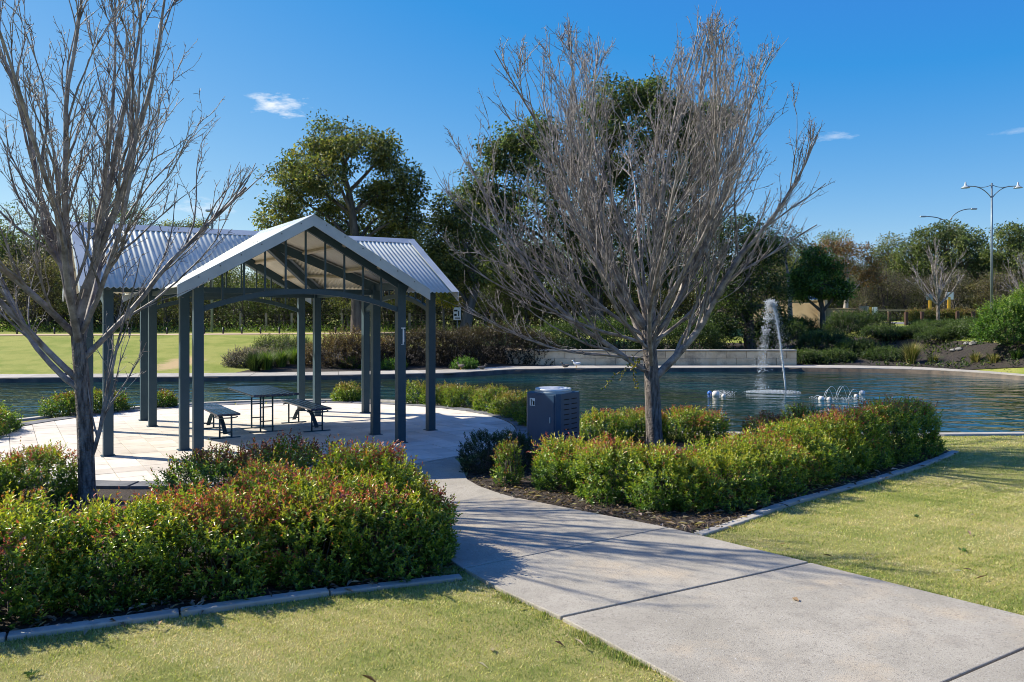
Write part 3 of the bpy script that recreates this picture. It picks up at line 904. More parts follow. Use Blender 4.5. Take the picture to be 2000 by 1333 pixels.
# ------------------------------------------------------------------ leafy shrubs and hedges
HEDGE = dict(dark=(.05, .105, .018), mid=(.115, .2, .026), lime=(.23, .31, .036), yellow=(.36, .36, .04), orange=(.42, .2, .06), red=(.38, .1, .075))
def shrub_mesh(name, blobs, nshoot, per, leaf=(.038, .017), style='hedge', seed=1.0, shoot=(.1, .2), tall=.06, mat='leaf', n_exp=3.2, z0=0.02):
    """blobs: (x, y, rx, ry, h). Leafy shoots growing out of the blobs' skins; returns mesh with leaves"""
    B = np.array(blobs, dtype=float)
    area = (B[:, 2] + B[:, 3]) * B[:, 4] * 3 + B[:, 2] * B[:, 3] * 3
    k = rng.choice(len(B), nshoot, p=area / area.sum())
    d = unit(rng.standard_normal((nshoot, 3))); d[:, 2] = np.abs(d[:, 2]) * 1.0
    kk = (np.abs(d) ** n_exp).sum(1) ** (-1 / n_exp)
    lay = 1 - np.abs(rng.normal(0, .16, nshoot)); lay = np.clip(lay, .35, 1)
    S = B[k]; sc = np.stack([S[:, 2], S[:, 3], S[:, 4]], 1)
    c = np.stack([S[:, 0], S[:, 1], np.full(nshoot, z0)], 1)
    P = c + d * kk[:, None] * sc * lay[:, None]
    lump = 1 + .2 * nz(P, 2.6, seed) + .15 * nz(P, 6.5, seed + 2)
    P = c + (P - c) * lump[:, None]
    # drop the ones buried in a neighbouring blob
    keep = np.ones(nshoot, dtype=bool)
    for j in range(len(B)):
        q = np.abs(P - np.array([B[j, 0], B[j, 1], z0])) / np.array([B[j, 2], B[j, 3], B[j, 4]])
        keep &= ~(((q ** n_exp).sum(1) < .45) & (k != j))
    P, d, k, lay = P[keep], d[keep], k[keep], lay[keep]
    n = len(P)
    relz = (P[:, 2] - z0) / B[k, 4]
    ax = unit(d * np.array([.8, .8, .4]) + np.array([0, 0, .75]) + .35 * rng.standard_normal((n, 3)))
    Ls = rng.uniform(shoot[0], shoot[1], n)
    out = (rng.random(n) < tall) & (relz > .7); Ls[out] *= rng.uniform(1.5, 2.4, out.sum())
    # leaves along each shoot, in turning pairs
    si = np.repeat(np.arange(n), per); f = np.tile((np.arange(per) + .5) / per, n) + rng.uniform(-.04, .04, n * per)
    a = unit(np.cross(ax, rng.standard_normal((n, 3)))); b_ = np.cross(ax, a)
    ph = np.tile(np.arange(per) * 2.4, n) + rng.uniform(0, 1, n * per)
    rad = a[si] * np.cos(ph)[:, None] + b_[si] * np.sin(ph)[:, None]
    base = P[si] + ax[si] * (Ls[si] * (f - .6))[:, None]
    open_ = 1.15 - .75 * np.clip(f, 0, 1)
    D = unit(ax[si] * np.cos(open_)[:, None] + rad * np.sin(open_)[:, None] + .15 * rng.standard_normal((n * per, 3)))
    N = unit(ax[si] * .9 - rad * .4 + np.array([0, 0, .35]) + .3 * rng.standard_normal((n * per, 3)))
    sz = (1.1 - .45 * np.clip(f, 0, 1)) * rng.uniform(.75, 1.25, n * per)
    V, F = leaf_arrays(base, D, N, leaf[0] * sz, leaf[1] * sz)
    # colour of the leaf: new growth at shoot tips is yellow to red
    tone = nz(P, 1.6, seed + 5)[si] * .5 + nz(P, 5, seed + 9)[si] * .35 + rng.normal(0, .22, n * per)
    young = np.clip(f, 0, 1) * .9 + (relz[si] - .5) * .8 + tone * .8 + out[si] * .35
    if style == 'hedge':
        pal = [HEDGE['dark'], HEDGE['mid'], HEDGE['lime'], HEDGE['yellow'], HEDGE['orange'], HEDGE['red']]
        redp = nz(P, 1.1, seed + 13)[si] * .45 + nz(P, 3.6, seed + 3)[si] * .8 + rng.normal(0, .22, n * per) - (.16 if seed == 2.2 else 0)
        idx = np.digitize(young, [.0, .42, .86])
        hot = (young > .92) & (redp > .0); idx[hot] = 4
        idx[(young > .96) & (redp > .1)] = 5
    elif style == 'warm':
        pal = [HEDGE['dark'], HEDGE['mid'], HEDGE['lime'], (.2, .2, .03), (.22, .1, .03), (.19, .05, .03)]
        redp = nz(P, 1.1, seed + 13)[si] + rng.normal(0, .35, n * per)
        idx = np.digitize(young, [.25, .65, 1.0])
        idx[(young > .8) & (redp > .0)] = 4; idx[(young > 1.0) & (redp > .15)] = 5
    else:
        pal = style
        idx = np.clip(((young + .4) / 1.7 * len(pal)).astype(int), 0, len(pal) - 1)
    C = pick_cols(pal, idx)
    return npmesh(name, V, F, M[mat], col=np.repeat(C, 4, axis=0))
def stems_mesh(blobs, n_each, z0=0.0, r=.008):
    tb = Tubes()
    for (x, y, rx, ry, h) in blobs:
        for i in range(n_each):
            a = random.uniform(0, 6.28); k = random.uniform(.1, .75)
            bx_, by_ = x + rx * .35 * math.cos(a) * random.random(), y + ry * .35 * math.sin(a) * random.random()
            e = Vector((x + rx * k * math.cos(a), y + ry * k * math.sin(a), z0 + h * random.uniform(.7, .98)))
            m_ = Vector((bx_, by_, z0)).lerp(e, .5) + Vector((random.uniform(-.05, .05), random.uniform(-.05, .05), .06))
            tb.add([Vector((bx_, by_, z0 - .03)), m_, e], [r, r * .7, r * .3], 4)
    return tb.mesh('stem', M['bark'])
def shrub(name, label, cat, blobs, nshoot, per=11, group=None, origin=None, z=0.0, stems=10, stem_r=.008, **k):
    bx_ = sum(b[0] for b in blobs) / len(blobs); by_ = sum(b[1] for b in blobs) / len(blobs)
    root = empty(name, (bx_, by_, z)); tag(root, label, cat, group)
    bl = [(b[0] - bx_, b[1] - by_, b[2], b[3], b[4]) for b in blobs]
    link('foliage', shrub_mesh('foliage', bl, nshoot, per, **k), root, kind='stuff')
    link('stems', stems_mesh(bl, stems, 0, stem_r), root, kind='stuff')
    return root

# the long hedge beside the lawn
shrub('hedge', 'long leafy hedge with red tipped growth along the kerb by the leafless tree', 'hedge',
      [(-5.6, 5.45, .7, .6, .74), (-4.7, 5.85, .62, .56, .68), (-3.85, 6.22, .6, .56, .74), (-3.1, 6.55, .55, .52, .66), (-2.4, 6.85, .55, .54, .72), (-1.75, 7.12, .5, .55, .72), (-1.15, 7.4, .5, .6, .8), (-1.45, 8.0, .55, .5, .88), (-.84, 7.45, .32, .45, .64), (-2.15, 7.65, .46, .42, .8), (-2.9, 7.1, .4, .4, .6)],
      12500, 13, leaf=(.048, .022), shoot=(.09, .19), seed=1.0, tall=.32, stems=16)
shrub('shrub', 'dark green shrub clump with bronze tips at the paving edge before the table', 'shrub',
      [(-3.45, 9.5, .55, .5, .62), (-2.8, 9.5, .5, .45, .7), (-2.3, 9.0, .5, .45, .78), (-3.0, 9.1, .5, .4, .6)], 2600, 12, leaf=(.045, .02), style='warm', seed=3.3, tall=.08)
shrub('shrub', 'low green shrub behind the hedge beside the leafless tree trunk', 'shrub',
      [(-6.4, 9.6, .7, .5, .56), (-5.55, 9.75, .42, .45, .6)], 1800, 12, leaf=(.045, .02), seed=5.1, tall=.08)
# hedge beside the bin and along the kerb
shrub('hedge', 'sunlit yellow green hedge running along the kerb from the bin towards the pond', 'hedge',
      [(.72, 10.7, .42, .5, .56), (1.25, 10.1, .5, .6, .6), (1.8, 9.75, .5, .65, .6), (2.45, 9.9, .52, .62, .62), (3.05, 10.45, .55, .62, .66), (3.7, 11.05, .55, .62, .68), (4.35, 11.65, .55, .6, .72), (4.95, 12.2, .52, .6, .78), (5.6, 12.75, .52, .55, .84), (6.2, 13.2, .5, .5, .82)],
      11000, 12, leaf=(.048, .022), shoot=(.09, .18), seed=2.2, tall=.26, stems=14)
shrub('shrub', 'upright sprig shrub with orange tips standing in the mulch before the bin', 'shrub', [(-.06, 10.75, .2, .2, .5), (.0, 10.7, .12, .12, .6)], 240, 12, leaf=(.045, .02), style='warm', seed=7.7, tall=.3)
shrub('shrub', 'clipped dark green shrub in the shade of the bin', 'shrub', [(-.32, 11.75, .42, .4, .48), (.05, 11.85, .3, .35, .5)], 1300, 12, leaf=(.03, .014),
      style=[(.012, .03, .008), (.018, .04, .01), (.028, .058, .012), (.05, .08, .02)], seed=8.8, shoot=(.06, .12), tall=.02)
shrub('shrub', 'green shrub row at the water behind the bin', 'shrub', [(1.5, 14.1, .45, .38, .5), (2.2, 14.6, .5, .38, .5), (3.0, 14.6, .45, .4, .52), (3.4, 14.5, .32, .32, .46)], 2000, 11, leaf=(.05, .022), seed=9.1)
shrub('shrub', 'rounded shrub pair rising behind the sunlit hedge', 'shrub', [(4.1, 13.3, .4, .38, .55), (4.75, 13.7, .32, .32, .66)], 900, 11, leaf=(.05, .022), style='warm', seed=9.9)
# shrubs around the rim of the paving, at the water
for (label, a0, a1, nb_, h) in (('row of light green shrubs at the paving rim near the bin', 4, 40, 5, .46), ('light green shrub clump at the paving rim behind the sticker post', 46, 66, 3, .44),
                                ('small shrub at the paving rim behind the bench', 80, 88, 1, .42), ('small bronze shrub on the rim beside the paired posts', 128, 134, 1, .4),
                                ('bronze shrub mound at the rim behind the leafless tree', 142, 156, 3, .5)):
    bl = []
    for i in range(nb_):
        a = R(a0 + (a1 - a0) * (i + .5) / nb_)
        bl.append((CX + 5.4 * math.cos(a), CY + 5.4 * math.sin(a), .5 if nb_ > 1 else .34, .36, h * random.uniform(.88, 1.12)))
    shrub('shrub', label, 'shrub', bl, 420 * nb_, 10, group=None, leaf=(.055, .026), style='warm' if 'bronze' in label else [HEDGE['mid'], (.07, .13, .018), HEDGE['lime'], (.2, .22, .03), (.24, .17, .05)], seed=a0 * .37, tall=.08)
shrub('shrub', 'spreading low shrubs between the paving and the open water', 'shrub', [(-9.7, 15.2, .6, .7, .42), (-10.4, 16.0, .7, .6, .5), (-9.3, 14.4, .4, .6, .36), (-11.3, 15.8, .6, .6, .5)], 2000, 11, leaf=(.055, .026), style='warm', seed=12.3)

# ------------------------------------------------------------------ far bank planting
def fz(x, y): return tz(x, y)
def far_shrub(label, pxs, D, hpx, pal, n, leaf=(.09, .045), rx=None, name='shrub', group=None, seed=1.0, mat='leaf_far', nexp=2.4, dz=0.0):
    """pxs: list of picture columns at depth D; the shrub stands on the bank"""
    bl = []
    for i, px in enumerate(pxs):
        x = (px - 1000) / FPX * D
        bl.append((x, D + random.uniform(-.3, .3), rx or 1.0, (rx or 1.0) * .9, hpx[i] / FPX * D if hasattr(hpx, '__len__') else hpx / FPX * D))
    xm = sum(b[0] for b in bl) / len(bl)
    return shrub(name, label, 'shrub', bl, n, 9, group, z=fz(xm, D) + dz, stems=8, stem_r=.02, leaf=leaf, style=pal, seed=seed, shoot=(.22, .45), tall=.05, mat=mat, n_exp=nexp)
BROWN = [(.03, .022, .015), (.06, .042, .026), (.1, .07, .042), (.15, .1, .06)]
DARKB = [(.014, .014, .01), (.026, .022, .015), (.045, .034, .022), (.065, .05, .03)]
DARKG = [(.02, .035, .012), (.03, .055, .016), (.05, .085, .022), (.08, .12, .03)]
GREY = [(.06, .055, .06), (.1, .09, .1), (.15, .13, .14), (.2, .17, .17)]
FRESH = [(.03, .07, .012), (.06, .13, .02), (.1, .19, .03), (.2, .27, .06)]
far_shrub('lavender grey mounded shrubs on the far bank', [478, 520], 33.0, 30, GREY, 900, rx=.8, seed=1.1)
far_shrub('dusky grey green shrubs at the top of the planted bank', [530, 575], 35.5, 38, GREY[:2] + [(.06, .09, .03), (.12, .14, .06)], 1000, rx=1.0, seed=2.1)
far_shrub('bronze brown mounded shrub beside the far footpath', [650, 690, 730], 33.4, [56, 66, 58], BROWN, 2600, rx=1.25, seed=3.1)
far_shrub('brown shrub mass under the yellow leaved branch', [790, 840, 885], 34.4, [62, 70, 66], DARKB, 2600, rx=1.35, seed=4.1)
far_shrub('dark brown shrub mass beside the limestone wall', [930, 985, 1030], 36.0, [72, 74, 62], DARKB, 2800, rx=1.45, seed=5.1)
far_shrub('small low green shrubs at the foot of the brown mass', [770, 690, 905], 32.6, 18, FRESH[:3], 500, rx=.5, seed=6.1)
far_shrub('dark shrub bank above the limestone wall', [1085, 1150, 1215], 38.3, [60, 70, 70], DARKG, 3000, rx=1.5, seed=7.1, dz=.1)
far_shrub('dark shrubs between the leafless tree and the evergreen', [1290, 1350], 38.5, [60, 70], DARKG, 2200, rx=1.5, seed=8.1, dz=.1)
for (label, pxs, D, h, pal, rx, sd) in (('dark shrub at the top of the mulch slope', [1650, 1700], 43, 40, DARKG, 1.1, 1.7), ('dark rounded shrub beside the fountain spray on the slope', [1590, 1625], 39.5, 36, DARKG, 1.0, 2.7),
        ('low dark green shrub halfway down the mulch slope', [1665, 1690], 38.0, 26, DARKG, .8, 3.7), ('spreading green groundcover above the grass tuft', [1815, 1850], 40, 18, DARKG[1:], .9, 5.7),
        ('small mounded shrub beside the dark bollards', [1805, 1825], 46, 9, DARKG, .6, 6.7), ('low shrub mound behind the bright green bush', [1885, 1905], 44, 10, DARKG, .7, 7.7)):
    far_shrub(label, pxs, D, h, pal, 1100, rx=rx, seed=sd)
for (label, px, D, h, rx, sd) in (('dusky shrub low on the slope beside the limestone wall end', 1572, 36.6, 22, .7, 1.3), ('dusky shrub above the footpath below the tan wall', 1628, 36.8, 20, .6, 2.3), ('straggling dark shrub in the middle of the slope', 1720, 40.5, 22, .9, 3.3), ('low dark shrub above the small rocks', 1800, 38.6, 14, .7, 4.3), ('dark shrub beside the tall grass tuft', 1735, 36.4, 20, .8, 14.3), ('low green shrub on the bare mulch below the bollards', 1755, 39.5, 14, .8, 15.3), ('green shrub at the rocks by the bright bush', 1880, 36.2, 16, .7, 16.3),
        ('dark creeping shrub behind the rocks', 1885, 38.5, 18, .9, 6.3), ('green groundcover beside the tall grass tuft', 1835, 37.0, 15, .9, 10.3), ('green groundcover between the rocks and the bollards', 1868, 41.5, 14, 1.0, 11.3), ('low green shrub behind the bright bush', 1905, 40.0, 22, 1.0, 12.3), ('tall dusky shrub under the round tree', 1668, 46.0, 34, 1.0, 7.3), ('green shrub at the pier of the tan wall', 1560, 46.5, 22, .9, 8.3), ('dark shrub under the slim gum', 1535, 43.5, 30, 1.0, 9.3)):
    far_shrub(label, [px - 6, px + 10], D, h, DARKG, 700, rx=rx, seed=sd)
far_shrub('bright green rounded bush at the pond corner', [1965, 2010, 2060], 32.5, [80, 96, 90], FRESH, 3600, rx=1.2, seed=9.3, leaf=(.1, .055), nexp=2.2)
# clipped hedge along the road
shrub('hedge', 'long clipped hedge beside the road beyond the bollards', 'hedge', [(29.5 + i * 1.6, 60.5, 1.1, .8, .95) for i in range(7)], 4200, 8, leaf=(.12, .07), z=1.55, stems=4, stem_r=.03, style=[(.04, .06, .014), (.08, .1, .02), (.14, .14, .035), (.17, .11, .045)], shoot=(.2, .35), mat='leaf_far')

def tuft(label, px, py, D, n, L, cols, spread=.7, group=None, z=None):
    x = (px - 1000) / FPX * D; z = fz(x, D) if z is None else z
    a = rng.uniform(0, 6.28, n); lean = np.abs(rng.normal(0, spread * .5, n))
    P = np.stack([np.cos(a) * .18 * rng.random(n), np.sin(a) * .18 * rng.random(n), np.zeros(n)], 1)
    d0 = unit(np.stack([np.cos(a) * lean * .5, np.sin(a) * lean * .5, np.ones(n)], 1)); d1 = unit(np.stack([np.cos(a) * (lean + .3), np.sin(a) * (lean + .3), np.full(n, .75)], 1))
    l = L * rng.uniform(.6, 1.1, n)[:, None]; s = np.stack([-np.sin(a), np.cos(a), np.zeros(n)], 1) * .014
    m_ = P + d0 * l * .5; e = m_ + d1 * l * .5
    V = np.stack([P - s, P + s, m_ + s * .8, m_ - s * .8, e], 1).reshape(-1, 3); i = np.arange(n)[:, None] * 5
    C = np.repeat(pick_cols(cols, rng.integers(0, len(cols), n)), 5, 0)
    root = empty('grass_tuft', (x, D, z)); tag(root, label, 'grass', group)
    link('blades', npmesh('blades', V, [i + np.array([[0, 1, 2, 3]]), i + np.array([[3, 2, 4]])], M['blade'], col=C), root, kind='stuff')
STRAW = [(.1, .12, .03), (.2, .19, .06), (.34, .29, .13), (.16, .17, .05)]
tuft('tall spiky straw tipped grass tuft by the far footpath', 1780, 720, 35.0, 520, 1.05, STRAW, 1.0)
for i, (px, py, D, lab) in enumerate(((1822, 722, 34.5, 'small pale spiky tuft beside the tall grass tuft'), (1905, 726, 33.0, 'straw coloured tuft before the bright green bush'), (1985, 728, 31.6, 'green tuft under the bright bush at the pond corner'), (1940, 728, 32.2, 'yellowish tuft at the foot of the bright bush'))):
    tuft(lab, px, py, D, 170, .45, STRAW if i != 2 else FRESH, 1.2)
for i, (px, D, lab) in enumerate(((520, 31.8, 'bright strappy green clump low on the planted bank'), (548, 32.6, 'yellow green strappy clump among the grey shrubs'), (575, 33.4, 'strappy green clump beside the shelter post line'), (498, 31.4, 'dark strappy clump at the lawn edge of the planted bed'))):
    tuft(lab, px, 0, D, 420, .85, [(.05, .1, .02), (.1, .17, .03), (.2, .26, .06)] if i != 3 else DARKG, 1.3)
# mulch slopes and paths on the far bank, as sheets that follow the ground
def drape(name, x0, x1, d0, d1, mat, label, cat, lift=.02, nx=40, ny=14, absY=False):
    """x0,x1 at d0 and d1: pairs"""
    u = np.linspace(0, 1, nx)[None]; w = np.linspace(0, 1, ny)[:, None]
    X = (x0[0] + (x1[0] - x0[0]) * u) * (1 - w) + (x0[1] + (x1[1] - x0[1]) * u) * w
    Y = (d0 + (d1 - d0) * w) + (0 * X if absY else far_edge(X))
    return tag(link(name, grid_mesh(name, X, Y, ter(X, Y) + lift, mat)), label, cat, kind='structure')
drape('mulch_slope', (11.2, 12.2), (17.4, 22.0), 1.8, 11.0, M['mulch_far'], 'dark mulched slope beyond the fountain', 'slope', .03)
drape('planted_slope', (-10.2, -8.6), (12.0, 13.5), 1.8, 8.5, M['mulch_far'], 'mulched planted bank between the far lawn and the limestone wall', 'slope', .04)
drape('sandy_track', (-60, -60), (9, 9), 15.5, 17.2, M['sandpath'], 'sandy track along the top of the far lawn', 'track', .02, 80)
road = drape('road', (23.5, 26), (120, 120), 51.5, 59.2, M['asphalt'], 'grey asphalt road beyond the bollards', 'road', .03, 60, 8, True)

n_ = 9000
X = rng.uniform(12, 23, n_); Y = far_edge(X) + 2 + rng.random(n_) * 11
P_ = np.stack([X, Y, 0 * X], 1); kp = nz(P_, .9, 3.0) + .5 * nz(P_, 2.3, 1.0) + rng.normal(0, .12, n_) > .12; X, Y = X[kp], Y[kp]; n_ = len(X)
V, F = leaf_arrays(np.stack([X, Y, ter(X, Y) + .03 + .22 * rng.random(n_) ** 2], 1), unit(rng.standard_normal((n_, 3)) + np.array([0, 0, .7])), unit(rng.standard_normal((n_, 3)) + np.array([0, 0, .8])), .17 * rng.uniform(.6, 1.3, n_), .06)
tag(link('groundcover', npmesh('groundcover', V, F, M['leaf_far'], col=np.repeat(pick_cols(DARKG + [(.12, .15, .04)], rng.integers(0, 5, n_)), 4, 0))), 'patchy green groundcover creeping over the mulched slope', 'groundcover', kind='stuff')
# limestone retaining wall, two courses of blocks
wall = empty('retaining_wall', (6.4, 35.35, 0)); tag(wall, 'low limestone block retaining wall above the far footpath', 'wall')
wx0, wx1 = .95, 12.0; nbk = 13; bw = (wx1 - wx0) / nbk
MB().box((0, .45, .2), (wx1 - wx0 - .1, .5, .6)).build('backing', M['limestone'], wall)
for r_ in range(2):
    off = (bw / 2) * (r_ % 2)
    for i in range(nbk + (1 if off else 0)):
        xa = wx0 + i * bw - off; xb = xa + bw; xa = max(xa, wx0); xb = min(xb, wx1)
        MB().box(((xa + xb) / 2 - 6.4, random.uniform(-.008, .008), .05 + .15 + r_ * .29 + .0), (xb - xa - .014, .34, .282)).build('block', M['limestone'], wall, bevel=.012)
for i in range(9):
    w_ = (wx1 - wx0) / 9
    MB().box((wx0 + w_ * (i + .5) - 6.4, -.01, .672), (w_ - .012, .4, .055)).build('capstone', M['kerb'], wall, bevel=.008)
wing = MB(); wing.add([(-5.47, -.16, -.05), (-5.47, .2, -.05), (-6.6, .2, -.05), (-6.6, -.16, -.05), (-5.47, -.16, .64), (-5.47, .2, .64), (-6.75, .2, .64 ), (-6.75, 1.6, .7), (-5.47, 1.6, .7)], [(0, 4, 6, 3), (0, 1, 5, 4), (4, 5, 6), (3, 6, 2), (1, 2, 6, 5), (5, 8, 7, 6), (0, 3, 2, 1)]); wing.build('wing', M['limestone'], wall)
# tan rendered entry wall beyond the slope
ew = empty('entry_wall', (17.6, 50, fz(17.6, 50)), R(-36)); tag(ew, 'tan rendered entry wall with piers behind the round tree', 'wall')
for (xa, xb, z1, nm) in ((-3.6, -2.2, 1.1, 'panel'), (-1.95, .75, 1.6, 'panel'), (1.2, 3.1, 1.15, 'panel')):
    MB().box(((xa + xb) / 2, 0, z1 / 2 - .3), (xb - xa - .005, .22, z1 + .6)).build(nm, M['render'], ew, bevel=.01)
    MB().box(((xa + xb) / 2, 0, z1 + .02), (xb - xa, .3, .045)).build('coping', M['render'], ew, bevel=.01)
for (xa, z1) in ((-2.08, 1.68), (.97, 1.68), (3.3, 1.3)):
    MB().box((xa, -.02, z1 / 2 - .3), (.45, .45, z1 + .6)).build('pier', M['render'], ew, bevel=.01)
# pale rocks on the slope
for i in range(10):
    px = 1862 + (i % 5) * 14 + random.uniform(-4, 4); D = 35.0 + (i // 5) * 1.6 + random.uniform(-.4, .4)
    x = (px - 1000) / FPX * D; r_ = random.uniform(.1, .2)
    me = bpy.data.meshes.new('rock')
    import bmesh
    bm = bmesh.new(); bmesh.ops.create_icosphere(bm, subdivisions=2, radius=r_)
    for v_ in bm.verts: v_.co *= random.uniform(.8, 1.15); v_.co.z *= .65
    bm.to_mesh(me); bm.free(); me.materials.append(M['rock'])
    tag(link('rock', me, None, (x, D, fz(x, D) + .06)), 'pale rock lying on the bank below the bright green bush', 'rock', 'rocks on the bank')

# ------------------------------------------------------------------ trees with crowns
def lobe_tree(name, label, D, trunk_px, tw, lobes, pal, nclump=34, per=46, leaf=(.13, .06), clump=.5, seed=1, bark='bark_far', group=None, base=None, limb_r=.09, flat=.7, root_z=None, sparse=0.0):
    """trunk_px: picture points of the trunk at depth D from the ground up; lobes: (px, py, rx_px, rz_px, depth offset m)"""
    rd = random.Random(seed)
    s = D / FPX
    tpw = [at(px, py, D) for px, py in trunk_px]
    gx = tpw[0].x; gz = fz(gx, D) if root_z is None else root_z
    tpw[0].z = gz - .1
    org = Vector((gx, D, gz))
    root = empty(name, org); tag(root, label, 'tree', group)
    tp = [p - org for p in tpw]
    for i in range(1, len(tp)): tp[i].y += rd.uniform(-.15, .15)
    tb = Tubes(); n = len(tp)
    tb.add(tp, [tw * (1.15 if i == 0 else 1) * (1 - .6 * i / (n - 1)) for i in range(n)], 9)
    LV = []; LF = []; LC = []; off = 0
    cents = []
    for (px, py, rx, rz, dy) in lobes:
        c = at(px, py, D) - org; c.y += dy
        rxm, rzm = rx * s, rz * s
        # limb from the trunk to the lobe
        j = max(1, min(n - 1, max(range(n), key=lambda q: -abs(tp[q].z - (c.z - rzm * 1.2 - abs(c.x - tp[q].x) * .4)))))
        a = tp[j]; m_ = a.lerp(c, .5) + Vector((rd.uniform(-.3, .3), rd.uniform(-.2, .2), rd.uniform(.0, .5)))
        tb.add([a, m_, c], [limb_r, limb_r * .7, limb_r * .35], 6)
        d = unit(rng.standard_normal((nclump, 3)))
        k = rng.uniform(.45, 1.0, nclump) ** .6
        cc = np.array(c) + d * k[:, None] * np.array([rxm, rxm * .9, rzm])
        for q in cc[:: 3]:
            e = Vector(q); mm = c.lerp(e, .5) + Vector((0, 0, .1)); tb.add([c, mm, e], [limb_r * .3, limb_r * .2, .01], 3)
        cents.append((cc, d))
    C = np.concatenate([q[0] for q in cents]); Dr = np.concatenate([q[1] for q in cents])
    nc = len(C); cs = clump * rng.uniform(.6, 1.25, nc)
    ci = np.repeat(np.arange(nc), per); m = len(ci)
    o = unit(rng.standard_normal((m, 3))) * (rng.random((m, 1)) ** .45); o[:, 2] *= flat
    P = C[ci] + o * cs[ci][:, None]
    Dv = unit(o + .7 * rng.standard_normal((m, 3)) + np.array([0, 0, -.25])); N = unit(rng.standard_normal((m, 3)) + np.array([0, 0, .9]))
    sz = rng.uniform(.7, 1.3, m)
    V, F = leaf_arrays(P, Dv, N, leaf[0] * sz, leaf[1] * sz)
    tone = rng.normal(0, .8, nc)[ci] + rng.normal(0, .7, m) + .5 * nz(C, .9, seed)[ci]
    idx = np.clip(((tone + 1.6) / 3.2 * len(pal)).astype(int), 0, len(pal) - 1)
    link('crown', npmesh('crown', V, F, M['leaf_far'], col=np.repeat(pick_cols(pal, idx), 4, 0)), root, kind='stuff')
    link('trunk', tb.mesh('trunk', M[bark]), root)
    return root
GUM = [(.05, .068, .026), (.075, .1, .034), (.11, .135, .044), (.16, .175, .055), (.24, .23, .065)]
EVER = [(.045, .066, .026), (.07, .098, .034), (.1, .135, .044), (.155, .185, .06)]
OLIVE = [(.08, .078, .04), (.12, .115, .056), (.165, .155, .078), (.22, .19, .1)]
RUST = [(.09, .065, .038), (.14, .09, .05), (.21, .115, .06), (.27, .13, .07), (.16, .14, .075)]
lobe_tree('gum_tree', 'tall spreading gum tree with open crown behind the shelter roof', 46, [(697, 645), (697, 560), (694, 480), (688, 420), (680, 375), (672, 345)], .34,
          [(650, 272, 50, 40, 0), (610, 310, 55, 45, .5), (700, 292, 55, 40, -.5), (752, 300, 26, 38, 0), (570, 352, 48, 36, 0), (640, 350, 50, 36, -1), (735, 372, 30, 22, .6), (790, 358, 38, 36, 0), (600, 400, 56, 40, .5), (545, 425, 42, 40, 0), (650, 420, 40, 36, 1.2), (735, 420, 46, 36, 1),
           (795, 420, 32, 44, 0), (575, 460, 60, 30, 1), (690, 462, 60, 30, 1.4), (770, 465, 50, 30, 1)], GUM, 34, 64, (.19, .085), .72, 5, limb_r=.12)
lobe_tree('evergreen_tree', 'very tall dark evergreen tree rising behind the wide leafless tree', 50, [(1165, 650), (1165, 560), (1168, 470), (1175, 380), (1190, 300), (1210, 240)], .42,
          [(1200, 195, 56, 40, 0), (1275, 185, 46, 36, .5), (1160, 250, 50, 45, 0), (1240, 255, 70, 50, -.5), (1318, 240, 40, 50, .5), (1392, 228, 36, 30, 0), (1355, 262, 40, 36, 0), (1040, 262, 56, 32, 0), (985, 300, 44, 36, .4), (1075, 320, 60, 46, -.6), (970, 360, 60, 50, .3), (1160, 340, 70, 50, 0), (1260, 340, 70, 56, .6), (1345, 330, 46, 50, 0),
           (960, 430, 60, 50, 0), (1050, 420, 66, 56, -.6), (1150, 430, 70, 56, 0), (1250, 430, 70, 60, 0), (1335, 420, 50, 60, .3), (1000, 510, 60, 50, 0), (1110, 520, 66, 56, .4), (1220, 520, 70, 56, 0), (1320, 510, 60, 60, 0), (930, 390, 40, 40, 0)], EVER, 34, 80, (.22, .1), .85, 6, limb_r=.13)
lobe_tree('gum_tree', 'leaning dark trunked gum between the shelter roof and the leafless tree', 44, [(905, 640), (918, 600), (930, 560), (915, 500), (900, 450)], .3,
          [(885, 415, 42, 36, 0), (855, 455, 38, 40, 0), (920, 445, 44, 40, .4), (880, 500, 46, 40, 0), (940, 510, 44, 40, 0), (850, 530, 30, 30, 0), (905, 550, 40, 26, .5)], GUM, 28, 60, (.19, .085), .65, 8)
lobe_tree('small_tree', 'small tree with yellowing leaves under the shelter eave', 42.5, [(868, 640), (866, 610), (862, 585)], .07, [(856, 578, 20, 13, 0), (880, 588, 14, 10, 0)], [(.16, .16, .02), (.3, .26, .03), (.42, .33, .04)], 16, 36, (.12, .06), .3, 9, limb_r=.03)
lobe_tree('dense_evergreen', 'dense dark evergreen standing above the limestone wall', 40.5, [(1465, 672), (1462, 600), (1460, 520)], .26,
          [(1435, 450, 44, 34, 0), (1490, 478, 40, 34, 0), (1385, 490, 40, 36, 0), (1450, 490, 50, 40, 0), (1410, 540, 50, 40, .3), (1490, 530, 46, 44, 0), (1450, 570, 66, 44, -.5), (1400, 610, 56, 44, 0), (1500, 595, 46, 50, 0), (1450, 635, 70, 40, -.6), (1510, 645, 36, 36, 0), (1390, 655, 46, 34, 0)], DARKG, 34, 56, (.13, .065), .5, 10)
lobe_tree('small_tree', 'round dark green tree before the tan entry wall', 46.5, [(1608, 640), (1606, 610), (1603, 570), (1600, 530)], .16,
          [(1596, 508, 32, 22, 0), (1575, 540, 30, 28, 0), (1625, 535, 32, 28, .2), (1600, 556, 46, 28, -.4), (1642, 566, 20, 22, 0), (1565, 570, 20, 18, 0)], [(.03, .065, .016), (.05, .105, .024), (.085, .155, .034), (.14, .23, .05)], 34, 50, (.15, .08), .42, 12)
